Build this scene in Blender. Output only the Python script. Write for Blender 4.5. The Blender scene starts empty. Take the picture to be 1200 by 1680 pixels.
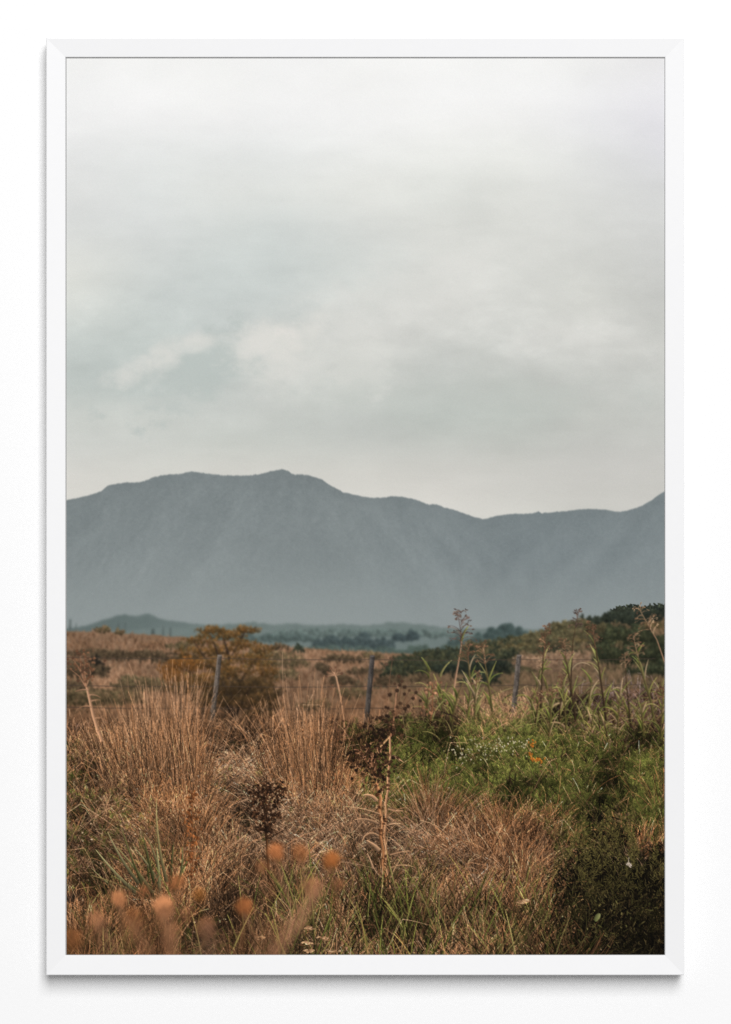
# ---------------------------------------------------------------- the printed picture
# The poster shows a landscape photograph.  Its ink colours are computed here stroke by stroke
# (numpy only) on a fine grid, which becomes the colour attribute of the flat paper mesh.
import numpy as np, math
RNG = np.random.default_rng(7)
X0, Y0, PW, PH = 109, 95, 982, 1472          # paper window, in units of 0.62 mm
K = 2                                         # strokes are laid at twice the paper grid
CW, CH = PW*K, PH*K
F = np.float32

def fbm(h, w, cell, octv=4, gain=.5, stretch=1.0, seed=0):
    r = np.random.default_rng(seed); out = np.zeros((h, w), F); amp = 1.0; tot = 0
    for o in range(octv):
        cx, cy = max(cell*stretch, 1.01), max(cell, 1.01)
        g = r.random((int(h/cy)+3, int(w/cx)+3)).astype(F)
        yy = np.arange(h)/cy; xx = np.arange(w)/cx
        yi = yy.astype(int); xi = xx.astype(int)
        fy = (yy-yi).astype(F); fx = (xx-xi).astype(F)
        fy = fy*fy*(3-2*fy); fx = fx*fx*(3-2*fx)
        a = g[yi]*(1-fy)[:, None] + g[yi+1]*fy[:, None]
        out += amp*(a[:, xi]*(1-fx) + a[:, xi+1]*fx); tot += amp
        amp *= gain; cell /= 2
    return out/tot - .5

def blur(a, s):
    """three box passes, s = sigma in canvas cells"""
    if s < .3: return a
    r = max(1, int(round(math.sqrt(4*s*s+1)/2 - .5 + .25)))
    a = a.astype(F)
    for ax in (0, 1):
        for _ in range(3):
            pad = [(0, 0)]*a.ndim; pad[ax] = (r+1, r)
            c = np.cumsum(np.pad(a, pad, mode='edge'), axis=ax, dtype=np.float64)
            n = a.shape[ax]
            lo = [slice(None)]*a.ndim; hi = list(lo)
            lo[ax] = slice(0, n); hi[ax] = slice(2*r+1, 2*r+1+n)
            a = ((c[tuple(hi)] - c[tuple(lo)])/(2*r+1)).astype(F)
    return a

def smooth(a, b, x): 
    t = np.clip((x-a)/(b-a), 0, 1); return t*t*(3-2*t)

XX = (np.arange(CW, dtype=F)/K + X0)[None, :]
YY = (np.arange(CH, dtype=F)/K + Y0)[:, None]
img = np.zeros((CH, CW, 3), F)
ids = np.zeros((CH, CW), np.uint8)
NAMES = {}                                    # id -> name of the printed motif
def new_id(name):
    i = len(NAMES); NAMES[i] = name; return i

# ------------------------------------------------------------------ stroke laying
class Pot:
    def __init__(s): s.a = []
    def add(s, x, y, L, th, b, w, c0, c1, key, pid, prof=0, wt=.15, shade=.18):
        x = np.atleast_1d(np.asarray(x, F)); n = len(x)
        B = lambda v: np.broadcast_to(np.asarray(v, F), (n,))
        C = lambda v: np.broadcast_to(np.asarray(v, F), (n, 3))
        s.a.append((x, B(y), B(L), B(th), B(b), B(w), C(c0), C(c1), B(key), B(pid), B(prof), B(wt), B(shade)))
    def poly(s, pts, w0, w1, c0, c1, key, pid, shade=.3, prof=2):
        """a stem: straight pieces between points, width from w0 to w1"""
        n = len(pts)-1
        for i in range(n):
            (xa, ya), (xb, yb) = pts[i], pts[i+1]
            t0, t1 = i/n, (i+1)/n
            c0_, c1_ = np.array(c0, F), np.array(c1, F)
            s.add(xa, ya, math.hypot(xb-xa, yb-ya)+.4, math.atan2(xb-xa, ya-yb), 0, w0+(w1-w0)*t0,
                  c0_+(c1_-c0_)*t0, c0_+(c1_-c0_)*t1, key, pid, prof, (w0+(w1-w0)*t1)/max(w0+(w1-w0)*t0, .1), shade)
    def draw(s, img, ids, chunk=6000):
        A = [np.concatenate([a[i] for a in s.a]) for i in range(13)]
        o = np.argsort(A[8], kind='stable'); A = [v[o] for v in A]
        for i in range(0, len(o), chunk): s._draw(img, ids, [v[i:i+chunk] for v in A])
    def _draw(s, img, ids, A):
        x, y, L, th, b, w, c0, c1, key, pid, prof, wt, shade = A
        b = np.where(np.abs(b) < 1e-3, 1e-3, b)
        S = np.maximum(2, np.ceil(L*K/.75)).astype(int); M = np.maximum(1, np.ceil(w*K/.8)).astype(int)
        N = S*M; tot = int(N.sum()); off = np.cumsum(N)-N
        bi = np.repeat(np.arange(len(x)), N); q = np.arange(tot) - off[bi]
        m = M[bi]; si = q//m; ui = q - si*m
        t = (si/np.maximum(S[bi]-1, 1)).astype(F)
        u = np.where(m > 1, 2*ui/np.maximum(m-1, 1)-1, 0).astype(F)
        B, T0 = b[bi], th[bi]; a = T0 + B*t
        px = x[bi] + L[bi]*(np.cos(T0)-np.cos(a))/B
        py = y[bi] - L[bi]*(np.sin(a)-np.sin(T0))/B
        p = prof[bi]; tap = wt[bi]
        wd = np.where(p == 0, (1-t)**.75*(1-tap)+tap, np.where(p == 1, np.sqrt(np.clip(1-(2*t-1)**2, 0, 1)), 1-t*(1-tap)))
        hw = np.maximum(w[bi]*wd*.5 - .5/K, 0)
        px = px + np.cos(a)*u*hw; py = py + np.sin(a)*u*hw
        xi = ((px-X0)*K).astype(np.int32); yi = ((py-Y0)*K).astype(np.int32)
        ok = (xi >= 0) & (xi < CW) & (yi >= 0) & (yi < CH) & (px > X0) & (py > Y0)
        xi, yi, bi, t, u = xi[ok], yi[ok], bi[ok], t[ok], u[ok]
        col = c0[bi]*(1-t)[:, None] + c1[bi]*t[:, None]
        col *= (1 + shade[bi]*u)[:, None]
        f = yi*CW + xi
        img.reshape(-1, 3)[f] = col; ids.reshape(-1)[f] = pid[bi].astype(np.uint8)

def pick(pal, n, jit=.09, rng=None):
    rng = rng or RNG
    pal = np.asarray(pal, F); i = rng.integers(0, len(pal), n); j = rng.integers(0, len(pal), n)
    t = rng.random((n, 1)).astype(F)*.5
    c = pal[i]*(1-t) + pal[j]*t
    return c*np.exp(rng.normal(0, jit, (n, 1))).astype(F)
U = lambda a, b, n: RNG.uniform(a, b, n).astype(F)
N_ = lambda m, s, n: RNG.normal(m, s, n).astype(F)

# ------------------------------------------------------------------ sky
ID_SKY = new_id('printed_sky')
cx = [109, 250, 350, 450, 600, 720, 850, 960, 1091]
rows = {
 95:  ['f0f0ee','f2f2f0','f1f1ef','f1f1f0','f4f4f2','f5f5f3','f3f3f1','eeeeec','ecebeb'],
 150: ['f5f5f4','f6f6f5','f5f5f3','f2f2f1','f0f0ee','f2f2f1','f0f0ef','ececec','ebeaed'],
 200: ['f2f2f1','f3f3f2','f3f3f2','f2f2f1','f0f0ef','eeeeec','eaeae8','e5e5e6','e3e2e6'],
 250: ['e7e8e7','e7e9e7','e7e9e7','e7e9e7','e7e8e5','e8e9e5','e4e5e1','dfe0de','dbdbde'],
 310: ['dfe0de','dee1df','e2e4e0','e3e5e1','e4e5e0','e1e3de','dfe0db','dadbd8','d4d5d4'],
 370: ['dbdddb','dadddb','d6dad7','d6dbd8','dadcd8','dbdcd7','dadbd6','d6d7d3','d1d2d0'],
 430: ['dedfd9','d5d9d6','d0d6d3','cfd5d2','d3d7d3','d8d9d4','d6d7d2','d4d5d0','cfd0cd'],
 490: ['d9dbd5','ccd2cf','cbd1ce','cbd1ce','d4d6d1','d8d8d3','d4d5d0','d2d3cd','cbccc8'],
 545: ['cdd3cf','c8cfcb','c8cecb','cccfcb','d5d5d0','d2d3ce','d1d2cd','d2d2cd','cccdc8'],
 590: ['c5ccc8','c4cbc7','c0c8c4','cdd0cb','d3d4cf','cacdc8','c8cac5','cbccc7','c8c9c4'],
 635: ['c3cac6','c0c8c4','c4cac6','ced0cb','cdd0ca','c7cac5','c5c8c2','c5c7c2','c2c4bf'],
 680: ['cccfc9','cccfc9','cacdc8','c8cbc6','c3c7c2','bfc5bf','bfc4be','c2c4be','c1c3be'],
 720: ['cccfca','cbcec9','c9cdc7','c7cbc5','c5c8c3','c4c7c1','c2c5bf','c2c3be','c1c2bd'],
 765: ['d4d3cd','d3d3cc','d3d2cb','d3d2cb','d1d0c9','cfcec8','cbcac4','c7c6c1','c5c4bf'],
 810: ['d7d5ce','d7d5ce','d7d5ce','d8d6cf','d9d7d0','d6d4cd','d1d0ca','cccbc5','c9c8c2'],
 870: ['d7d5ce','d7d5ce','d7d5ce','d8d6cf','d9d7d0','d7d5ce','d5d4cc','cfcec7','cbcac4']}
hx = lambda h: [int(h[i:i+2], 16) for i in (0, 2, 4)]
ry = np.array(list(rows)); G = np.array([[hx(c) for c in r] for r in rows.values()], F)
d = 8; sh, sw = 800*K//d, CW//d+1
ys = np.arange(sh)*d/K + Y0; xs = np.arange(sw)*d/K + X0
tmp = np.stack([np.stack([np.interp(xs, cx, G[i, :, c]) for i in range(len(ry))]) for c in range(3)], -1)
low = np.stack([[np.interp(ys, ry, tmp[:, j, c]) for j in range(sw)] for c in range(3)], -1).transpose(1, 0, 2)
low = blur(low, 4.5)
yi = np.clip(np.arange(800*K)/d - .5, 0, sh-1.01); xi = np.clip(np.arange(CW)/d - .5, 0, sw-1.01)
y0, x0 = yi.astype(int), xi.astype(int); fy, fx = (yi-y0)[:, None, None], (xi-x0)[None, :, None]
sky = (low[y0][:, x0]*(1-fy)+low[y0+1][:, x0]*fy)*(1-fx) + (low[y0][:, x0+1]*(1-fy)+low[y0+1][:, x0+1]*fy)*fx
SY, SX = YY[:800*K], XX
n1 = fbm(800*K, CW, 260, 5, .5, 2.4, 11); n2 = fbm(800*K, CW, 120, 5, .55, 1.6, 12)
amp = (.4+.6*smooth(95, 420, SY))*(1-.6*smooth(680, 780, SY))
n3 = fbm(800*K, CW, 60, 5, .6, 1.9, 13); band = np.exp(-((SY-560)/110)**2)
n4 = fbm(800*K, CW, 46, 4, .55, 6, 14)
sky = sky + (n4*6*smooth(95, 260, SY) - 2.2*np.exp(-((SY-400)/130)**2))[..., None] + ((n1*13 + n2*8)*(.55+.7*amp) + n3*(5+9*band)*amp + np.clip(n2+n3*.6-.08, 0, 1)*13*band)[..., None]*np.array((1.02, 1, .98), F)
def wisp(px, py, ang, lx, ly, gain, col, seed, edge=.5):
    """soft cloud lobe with a torn rim"""
    global sky
    ca, sa = math.cos(ang), math.sin(ang)
    wob = fbm(800*K, CW, 56, 5, .62, 1.4, seed)
    u = ((SX-px)*ca + (SY-py)*sa)/lx; v = (-(SX-px)*sa + (SY-py)*ca)/ly
    r = np.sqrt(u*u+v*v) + wob*3.2
    m = np.clip(1-smooth(1-edge, 1+edge, r), 0, 1)*gain
    sky = sky*(1-m[..., None]) + np.array(col, F)*m[..., None]
wisp(335, 604, -.5, 105, 36, .75, (186, 194, 190), 21, .6)
for i_, (a_, b_, r_, g_, q_) in enumerate([(200,614,17,.45,0),(222,604,19,.55,0),(246,597,19,.6,0),(262,586,15,.6,0),(282,590,13,.4,0),(300,572,13,.35,0),(322,558,17,.6,0),(338,556,12,.5,0),(372,553,12,.35,0),(276,562,12,.25,0),(245,630,14,.2,0),
        (412,562,18,.4,0),(432,552,20,.5,0),(455,560,22,.45,0),(478,558,16,.5,1),(484,568,9,.5,1),(500,548,22,.35,0),(520,536,24,.3,0),(440,590,26,.35,0),(400,585,20,.3,0),(470,600,30,.3,0)]):
    wisp(a_, b_, -.35, r_*1.25, r_*.85, min(.9, g_*(.9 if a_ < 385 else 1.6)), (228,224,218) if q_ else (221,220,214), 100+i_, .95)
wisp(560, 590, .35, 85, 40, .5, (214, 215, 209), 24, .5)
wisp(330, 655, -.1, 120, 16, .30, (206, 209, 204), 28, .8)
wisp(650, 480, -.35, 120, 40, .4, (219, 219, 214), 25, .7)
wisp(770, 425, -.4, 60, 20, .35, (222, 222, 217), 29, .8)
wisp(880, 560, -.1, 40, 20, .26, (218, 217, 212), 30, .9)
wisp(970, 555, .2, 50, 18, .2, (217, 216, 211), 31, .9)
wisp(760, 650, 0, 260, 26, .3, (190, 196, 190), 32, .9)
img[:800*K] = sky; img[800*K:] = (140, 150, 148)

# ------------------------------------------------------------------ mountains
ID_MTN = new_id('printed_mountain_range')
ridge = [(100,822),(109,820),(125,817),(150,811),(167,805),(176,797),(183,794),(195,793),(208,791),(222,791.5),(233,790),(254,782),(271,778.5),(292,777.5),(305,775),
 (317,773),(330,775),(342,776.7),(367,779.6),(400,780),(415,779),(429,777),(440,774),(450,771.7),(457,770),(462.5,769),(468,770.5),(473,772.5),(479,777),(485,778.5),(494,778),
 (505,779),(517,782),(529,787),(538,793),(546,798),(556,803),(562,807),(572,809),(583,812),(600,815),(617,816.5),(633,815.5),(642,814),(650,814),(662,815),(675,817.5),
 (684,820),(692,823),(704,828),(710,826.5),(717,827),(729,832.5),(740,835),(750,838),(767,844),(780,848),(792,851),(800,850),(812,846.7),(826,844),(842,843),
 (855,842.5),(867,842),(877,841),(883,839),(889,841.5),(900,841),(917,839),(933,837.5),(954,835),(970,834.6),(987,835),(1000,837),(1017,840),(1027,837.5),(1037,835),
 (1046,832),(1054,829),(1062,825),(1071,819),(1080,812),(1091,806)]
def crest(pts, jit=0, cell=6, seed=1):
    p = np.array(pts, F); y = np.interp(XX[0], p[:, 0], p[:, 1])
    if jit: y = y + fbm(1, CW, cell*K, 3, .6, 1, seed)[0]*2*jit
    return y[None, :]
cr = crest(ridge, .9, 5, 41)
m = smooth(-2.0, 2.2, YY-cr)
dep = YY - cr
g = np.clip((YY-790)/235, 0, 1)
gx = np.clip((XX-560)/300, 0, 1)
top = np.array((124,132,133), F)*(1-gx[..., None]) + np.array((121,130,132), F)*gx[..., None]
bot = np.array((141,149,149), F)*(1-gx[..., None]) + np.array((132,141,143), F)*gx[..., None]
mt = top*(1-g[..., None]) + bot*g[..., None]
mt = mt + (6*np.exp(-np.clip(dep, 0, 500)/10)*0)[..., None]
# spurs and gullies: a relief stretched down the fall line, lit from one side
k_ = np.interp(XX[0], [109,250,430,560,660,740,900,1000,1091], [.75,.7,.3,-.3,-.6,-.65,.5,.7,.8]).astype(F)
nm = fbm(CH, CW+1200, 150, 6, .56, .62, 42)
dd = np.clip(dep, -5, 400)
ci = np.clip((np.arange(CW, dtype=F)[None, :] + k_[None, :]*dd*K + 600).astype(np.int32), 0, CW+1199)
rr_ = np.clip((np.arange(CH)[:, None]), 0, CH-1)
rel = blur(nm[rr_, ci], 2.2); del ci, nm; nv = fbm(CH, CW, 150, 4, .55, 1.3, 47)
sh_ = np.zeros_like(rel); sh_[:, 3:-3] = rel[:, 6:] - rel[:, :-6]
nd = fbm(CH, CW, 26, 5, .68, 1.2, 46); nf = fbm(CH, CW, 8, 3, .75, 1.1, 43)
sp = np.zeros((CH, CW), F); wob = fbm(CH, CW, 90, 4, .6, 1, 48)*46
for (xa, ya, dx_, a_, wd_) in [(300,800,-.85,5,34),(210,800,-.95,4,26),(400,790,-.6,3.5,36),(500,800,.55,4,34),(590,820,.85,4.5,30),(670,830,1.0,4,26),(740,850,.95,3.5,22),
                               (1010,850,-1.0,4.5,30),(930,850,-1.05,4,24),(1090,850,-.95,5,34),(1070,930,-1.3,3.5,26),(360,900,-1.1,4,34),(640,930,1.1,3,26),(200,900,-1.2,3,30)]:
    s_ = (XX + wob - (xa + dx_*(YY-ya)))/wd_
    sp += a_*np.tanh(s_*1.6)*np.exp(-s_*s_*.45)*smooth(-20, 60, YY-ya)*smooth(240, 120, YY-ya)
del wob
tex = ((sh_*46*(1-.75*smooth(700, 800, XX)) + sp)*smooth(0, 40, dep)*(.4+1.2*np.clip(nv+.5, 0, 1)) + rel*10 + nv*6 + nd*9*(1-.3*g) + nf*10)*(1-.5*g)
vv = np.exp(-((XX-835)/60)**2 - ((YY-940)/80)**2)*-6 - smooth(30, 0, dep)*2 
mt = mt + (tex + vv)[..., None]*np.array((1, 1, .97), F)
haze = smooth(900, 1030, YY)*.6
mt = mt*(1-haze[..., None]) + np.array((146,154,153), F)*haze[..., None]
img = img*(1-m[..., None]) + mt*m[..., None]
ids[(m > .5)] = ID_MTN
del mt, tex, nd, nf, rel, sh_, sp

def fill_below(cr, col, pid, soft=.8, ymax=None, tex=0, seed=3, cell=14, stretch=1.5):
    """everything under a crest line takes a colour (one colour or an array), with a mottled texture"""
    global img
    mm = smooth(-soft, soft, YY-cr)
    if ymax is not None: mm = mm*(YY < ymax)
    r0 = max(0, int((cr.min()-Y0-3)*K)); mm = mm[r0:]
    c = np.broadcast_to(np.array(col, F), mm.shape+(3,)) if np.ndim(col) == 1 else col[r0:]
    if tex: c = c + (fbm(CH-r0, CW, cell*K, 5, .6, stretch, seed)*tex*2)[..., None]
    img[r0:] = img[r0:]*(1-mm[..., None]) + c*mm[..., None]
    ids[r0:][mm > .5] = pid

# ------------------------------------------------------------------ foothill and valley
ID_FOOT = new_id('printed_foothill')
fh = crest([(100,1031),(120,1030),(150,1024),(165,1018),(180,1014),(195,1009),(205,1007.5),(214,1010),(225,1011),(235,1008),(244,1007),(252,1010),(262,1015),(285,1019),(310,1022),(340,1025),(400,1028),(1100,1035)], 1.1, 5, 51)
fc = np.array((109,121,119), F) + np.zeros((CH, CW, 1), F)
fill_below(fh, fc - (smooth(330, 160, XX+0*YY)*9)[..., None], ID_FOOT, 1.5, None, 5, 52, 8)
ID_VAL = new_id('printed_valley_woods')
vy = crest([(100,1040),(330,1026),(380,1023),(420,1021),(450,1024),(480,1022),(520,1026),(560,1024),(600,1026),(640,1021),(670,1022),(700,1026),(760,1032),(1100,1034)], 2.0, 7, 53)
fill_below(vy, (112,124,121), ID_VAL, 1.5, None, 7, 54, 9, 2)
pot = Pot()
def lumps(xa, xb, y0f, h, n, pal, pid, key, r=(3, 7), spread=1.0):
    """tree crowns seen from far off: many small dabs heaped along a line"""
    x = U(xa, xb, n); yb = np.asarray(y0f(x), F); r_ = U(r[0], r[1], n)
    up = RNG.random(n).astype(F)**spread*h*(.45+.55*np.sqrt(np.clip(1-((x-(xa+xb)/2)/((xb-xa)/2))**2, 0, 1)))*(.72+.28*np.sin(x*.35+np.sin(x*.11)*3))
    pot.add(x, yb-up+r_, r_*1.2, N_(0, .5, n), 0, r_*1.5, pick(pal, n, .06)*(.80), pick(pal, n, .06)*1.05, key+RNG.random(n)*.5, pid, 1, 0, .12)
lumps(450, 760, lambda x: 1040+0*x, 10, 500, [(104,118,114),(96,110,106),(112,126,121)], ID_VAL, 1)
lumps(330, 520, lambda x: 1048+0*x, 10, 300, [(92,106,102),(86,99,96)], ID_VAL, 1.3)
lumps(516, 580, lambda x: 1061+0*x, 18, 260, [(72,85,85),(66,78,78),(80,92,91)], ID_VAL, 2)
lumps(560, 645, lambda x: 1059+0*x, 16, 280, [(74,87,87),(68,80,81),(82,94,93)], ID_VAL, 2)
lumps(590, 604, lambda x: 1056+0*x, 23, 60, [(70,83,84),(76,88,88)], ID_VAL, 2)
lumps(648, 662, lambda x: 1046+0*x, 11, 50, [(70,82,83)], ID_VAL, 2)
lumps(668, 684, lambda x: 1047+0*x, 13, 60, [(68,80,81)], ID_VAL, 2)
lumps(735, 890, lambda x: 1062-(x-735)*.06, 22, 900, [(76,90,87),(68,82,80),(84,98,93)], ID_VAL, 2.5)
lumps(800, 860, lambda x: 1050+0*x, 28, 420, [(74,88,85),(66,80,78)], ID_VAL, 2.5, (3, 7), .8)
lumps(640, 830, lambda x: 1074+0*x, 18, 800, [(84,98,90),(90,104,95),(76,90,84)], ID_VAL, 3)
lumps(430, 660, lambda x: 1072+0*x, 14, 600, [(90,104,97),(82,96,90)], ID_VAL, 3)
# far posts and small trees on the left skyline
for (px, ya, yb, ww) in [(115.5,1016,1033,3.2),(125,1022,1033,1.4),(195,1022,1036,2.6),(206,1020,1038,1.8),(252,1032,1042,7),(268,1028,1044,2.5),(280,1030,1046,3)]:
    pot.poly([(px, yb), (px+.4, ya)], ww, ww*.7, (78,86,84), (84,94,92), 4, new_id('printed_distant_pole' if ww < 4 else 'printed_distant_tree'))
pot.draw(img, ids)
img[int((985-Y0)*K):] = blur(img[int((985-Y0)*K):], 2.2)

# ------------------------------------------------------------------ the field behind the fence
ID_FIELD = new_id('printed_dry_field')
fl = crest([(100,1035),(140,1036),(170,1034),(200,1039),(240,1041),(290,1044),(330,1048),(380,1052),(430,1056),(480,1062),(540,1066),(600,1068),(650,1072),(720,1076),(1100,1078)], 1.5, 8, 61)
fill_below(fl, (128,100,77), ID_FIELD, 1.2, None, 22, 62, 26, 2.6)
ID_HILL = new_id('printed_bushy_hillside')
hl = crest([(100,1700),(600,1100),(640,1082),(680,1074),(720,1070),(770,1064),(800,1058),(840,1050),(880,1044),(905,1036),(930,1026),(950,1022),(990,1022),(1010,1008),(1040,1005),(1091,1000)], 1.5, 8, 63)
fill_below(hl, (82,74,56), ID_HILL, 1.2, 1130, 22, 64, 22, 1.8)
pot = Pot()
TAN = [(170,132,104),(156,116,88),(142,102,74),(182,146,118),(128,92,66)]
def veg(n, x, y, L, th, bend, w, pal, key, pid, dark=.55, jit=.12, prof=0, tipgain=1.0):
    c = pick(pal, n, jit)
    pot.add(x, y, L, th, bend, w, c*dark, c*tipgain, key, pid, prof)
fy_ = lambda x: np.interp(x, [100,170,240,330,430,540,650,720,1100], [1036,1035,1042,1049,1057,1067,1073,1077,1080])
nfield = fbm(400, 1000, 40, 4, .55, 2.2, 66)
def fieldnoise(x, y): return nfield[np.clip((y-1000).astype(int), 0, 399), np.clip((x-100).astype(int), 0, 999)]
n = 16000; x = U(100, 760, n); y = fy_(x) + 4 + RNG.random(n).astype(F)*170
k = fieldnoise(x, y); keep = RNG.random(n) < np.clip(.75+k*2.2, .08, 1); x, y = x[keep], y[keep]; n = len(x); k = fieldnoise(x, y)
c = pick([(166,128,100),(152,114,86),(138,102,76),(176,140,112)], n, .08)*(.92+k*.5)[:, None]
pot.add(x, y+2, U(6, 13, n), N_(0, .35, n), N_(0, .4, n), U(1.4, 2.8, n), c*.72, c, y, ID_FIELD)
def bush(cx_, cy_, rx, ry, n, pal, pid, key=None, shadow=.45, leaf=(2, 4.5)):
    """a shrub: leaf dabs through a lumpy volume, lit from above, dark below"""
    a = U(0, 2*math.pi, n); rr = np.sqrt(RNG.random(n)).astype(F)
    lob = 1 + .2*np.sin(a*3+cx_) + .14*np.sin(a*7+cy_) + .1*np.sin(a*13+cx_*2)
    x = cx_+np.cos(a)*rr*rx*lob; y = cy_+np.sin(a)*rr*ry*lob
    up = np.clip(.5-(y-cy_)/(2*ry), 0, 1); cl = RNG.random(n)
    br = (shadow + (1-shadow)*up**1.1)*(.8+.4*cl)
    c = pick(pal, n, .1)*br[:, None].astype(F)
    s = U(leaf[0], leaf[1], n)
    pot.add(x, y, s*1.5, N_(0, .9, n), N_(0, .5, n), s*.8, c*.85, c*1.08, (cy_ + ry*.6 if key is None else key)+RNG.random(n)*.4+up*.3, pid, 1)
DK = [(74,66,50),(62,54,42),(88,78,58)]; OL = [(104,92,66),(92,82,58),(120,102,74),(132,106,80)]; DG = [(56,62,50),(46,52,43),(66,72,56)]
for (a_, b_, c_, d_, p_) in [(150,1074,38,7,DK),(230,1079,52,10,DK),(182,1078,30,8,DK),(300,1086,36,9,DK),(140,1104,34,16,DK),(158,1100,14,18,[(44,40,34),(36,33,28)]),(118,1140,46,22,DK),
        (240,1128,60,14,OL),(160,1150,70,18,OL),(168,1035,12,4,OL),(196,1039,6,3,OL),(300,1064,24,9,OL),(250,1062,20,6,[(140,104,78),(120,92,68)]),(470,1090,44,10,OL),(560,1084,32,8,DK),(610,1080,18,7,OL),
        (560,1118,20,8,DK),(530,1100,11,9,DK),(600,1105,26,7,DK),(470,1110,20,9,OL),(520,1160,24,9,OL),(640,1120,24,9,DK),(490,1068,8,7,DG),(460,1064,12,5,DK),(436,1078,34,10,OL),(690,1118,18,8,DK),(580,1140,28,8,OL)]:
    if p_ is DK: p_ = [(92,76,58),(80,66,50),(104,88,66)]
    bush(a_, b_, d_ and c_, d_, int(c_*d_*.9)+30, p_, ID_FIELD, None, .6)
# right-hand hillside: dark hedge, olive bushes, a tan clearing
hly = lambda x: np.interp(x, [640,680,720,770,800,840,880,905,930,950,990,1010,1040,1091], [1082,1074,1070,1064,1058,1050,1044,1036,1026,1022,1022,1008,1005,1000])
n = 9000; x = U(640, 1100, n); y = hly(x) + 6 + RNG.random(n).astype(F)*120
c = pick([(150,120,94),(134,106,82),(120,98,72),(108,92,66)], n, .09)
pot.add(x, y, U(5, 12, n), N_(0, .4, n), N_(0, .5, n), U(1.4, 3, n), c*.68, c*.95, y, ID_HILL)
for i in range(150):
    x_ = RNG.uniform(640, 850); bush(x_, float(hly(x_))+RNG.uniform(5, 32), RNG.uniform(9, 18), RNG.uniform(5, 11), 70, [(54,60,48),(44,49,41),(68,70,52),(78,76,52)], ID_HILL, None, .5)
for i in range(90):
    x_ = RNG.uniform(770, 960); bush(x_, float(hly(x_))+RNG.uniform(2, 26), RNG.uniform(10, 20), RNG.uniform(6, 11), 90, [(98,90,62),(86,80,56),(72,70,52),(106,94,68)], ID_HILL, None, .45)
for (a_, b_, c_, d_, p_) in [(925,1036,26,12,0),(955,1034,22,12,0),(985,1040,20,14,0),(880,1052,26,10,0),(845,1060,22,8,0),(858,1068,24,9,3),(1012,1052,30,20,1),(1050,1050,28,20,1),(1000,1080,26,22,1),(1045,1082,34,20,1),(1085,1070,24,26,1),
        (1030,1024,34,14,2),(1010,1020,16,11,2),(1065,1016,22,14,2),(1086,1008,16,12,2),(1042,1012,14,9,2),(1085,1100,20,14,1),(1060,1106,30,10,1),(800,1098,34,18,2),(790,1118,30,12,2),(745,1102,30,14,2),(970,1052,18,8,0),(1075,1032,24,8,3),(950,1058,16,8,3),(920,1054,30,7,0)]:
    pal_ = [[(88,82,58),(76,71,51),(98,89,63)],[(60,64,46),(48,53,40),(74,76,52)],[(52,58,48),(42,48,42),(62,68,54)],[(112,96,66),(98,86,58)]][p_]
    bush(a_, b_, c_, d_, int(c_*d_*1.1)+60, pal_, ID_HILL, None, .42)
for i in range(150):
    x_ = RNG.uniform(840, 1020); y_ = float(hly(x_))+RNG.uniform(4, 60)
    bush(x_, y_, RNG.uniform(7, 16), RNG.uniform(4, 8), 46, [[(88,80,58),(74,68,50),(100,90,64)],[(110,92,68),(96,80,60),(122,102,78)],[(66,66,50),(56,57,45)]][RNG.integers(3)], ID_HILL, None, .5)
for i in range(60):
    x_ = RNG.uniform(960, 1091); bush(x_, float(hly(x_))+RNG.uniform(-2, 10), RNG.uniform(8, 15), RNG.uniform(6, 10), 60, [(50,55,46),(41,46,40),(60,65,52)], ID_HILL, None, .5)
bush(915, 1088, 60, 16, 900, [(146,116,92),(132,104,80),(156,128,104)], ID_HILL, 1104, .75)
bush(860, 1094, 34, 9, 300, [(146,116,92),(132,104,80)], ID_HILL, 1104, .75)
# the orange-brown thorn tree
ID_TREE = new_id('printed_thorn_tree')
TB = [((385,1190),(380,1150),(374,1110),(378,1080),(392,1056)),((378,1170),(370,1130),(350,1095),(330,1070),(318,1052)),((384,1150),(400,1110),(418,1085),(436,1068)),((378,1110),(360,1080),(352,1056),(345,1040)),
      ((378,1085),(372,1062),(365,1042)),((392,1058),(398,1044),(404,1034)),((384,1180),(410,1130),(432,1104),(446,1090)),((372,1160),(345,1126),(312,1102),(290,1094)),((350,1095),(322,1088),(298,1082))]
bush(392, 1146, 56, 40, 1700, [(76,61,44),(66,53,39),(90,72,48)], ID_TREE, 1150, .6); bush(345, 1160, 44, 26, 500, [(66,54,40),(58,48,36),(92,76,54)], ID_TREE, 1150, .6)
for t_ in TB: pot.poly(list(t_), 5.0, 1.4, (40,33,28), (62,48,37), 1180.28+RNG.random()*.1, ID_TREE)
OR = [(134,94,50),(116,84,50),(150,104,56),(100,82,50),(90,74,48)]
for (a_, b_, c_, d_) in [(345,1034,24,5),(410,1036,18,5),(375,1040,30,6),(352,1036,22,5),(404,1033,16,5),(378,1044,26,6),(330,1052,26,7),(398,1056,26,7),(430,1066,20,8),(322,1072,36,10),(366,1066,30,8),(412,1082,34,11),(300,1092,34,13),(350,1090,36,12),(388,1102,30,9),(438,1100,20,16),
        (285,1112,22,12),(330,1116,40,12),(424,1124,30,14),(370,1130,36,12),(300,1132,30,10),(440,1150,22,22),(400,1152,32,12),(345,1150,30,12),(425,1176,30,14),(300,1090,20,6),(334,1044,10,5),(276,1100,14,8)]:
    bush(a_, b_, c_, d_, int(c_*d_*.66)+14, (OR if a_ > 310 or b_ < 1080 else [(150,98,48),(128,86,46)]) if b_ < 1120 else [(98,74,46),(80,64,42),(116,86,52),(70,58,42)], ID_TREE, 1178+b_*.002-(RNG.random() < .35)*5, .55, (1.4, 3.2))
pot.draw(img, ids)
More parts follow.
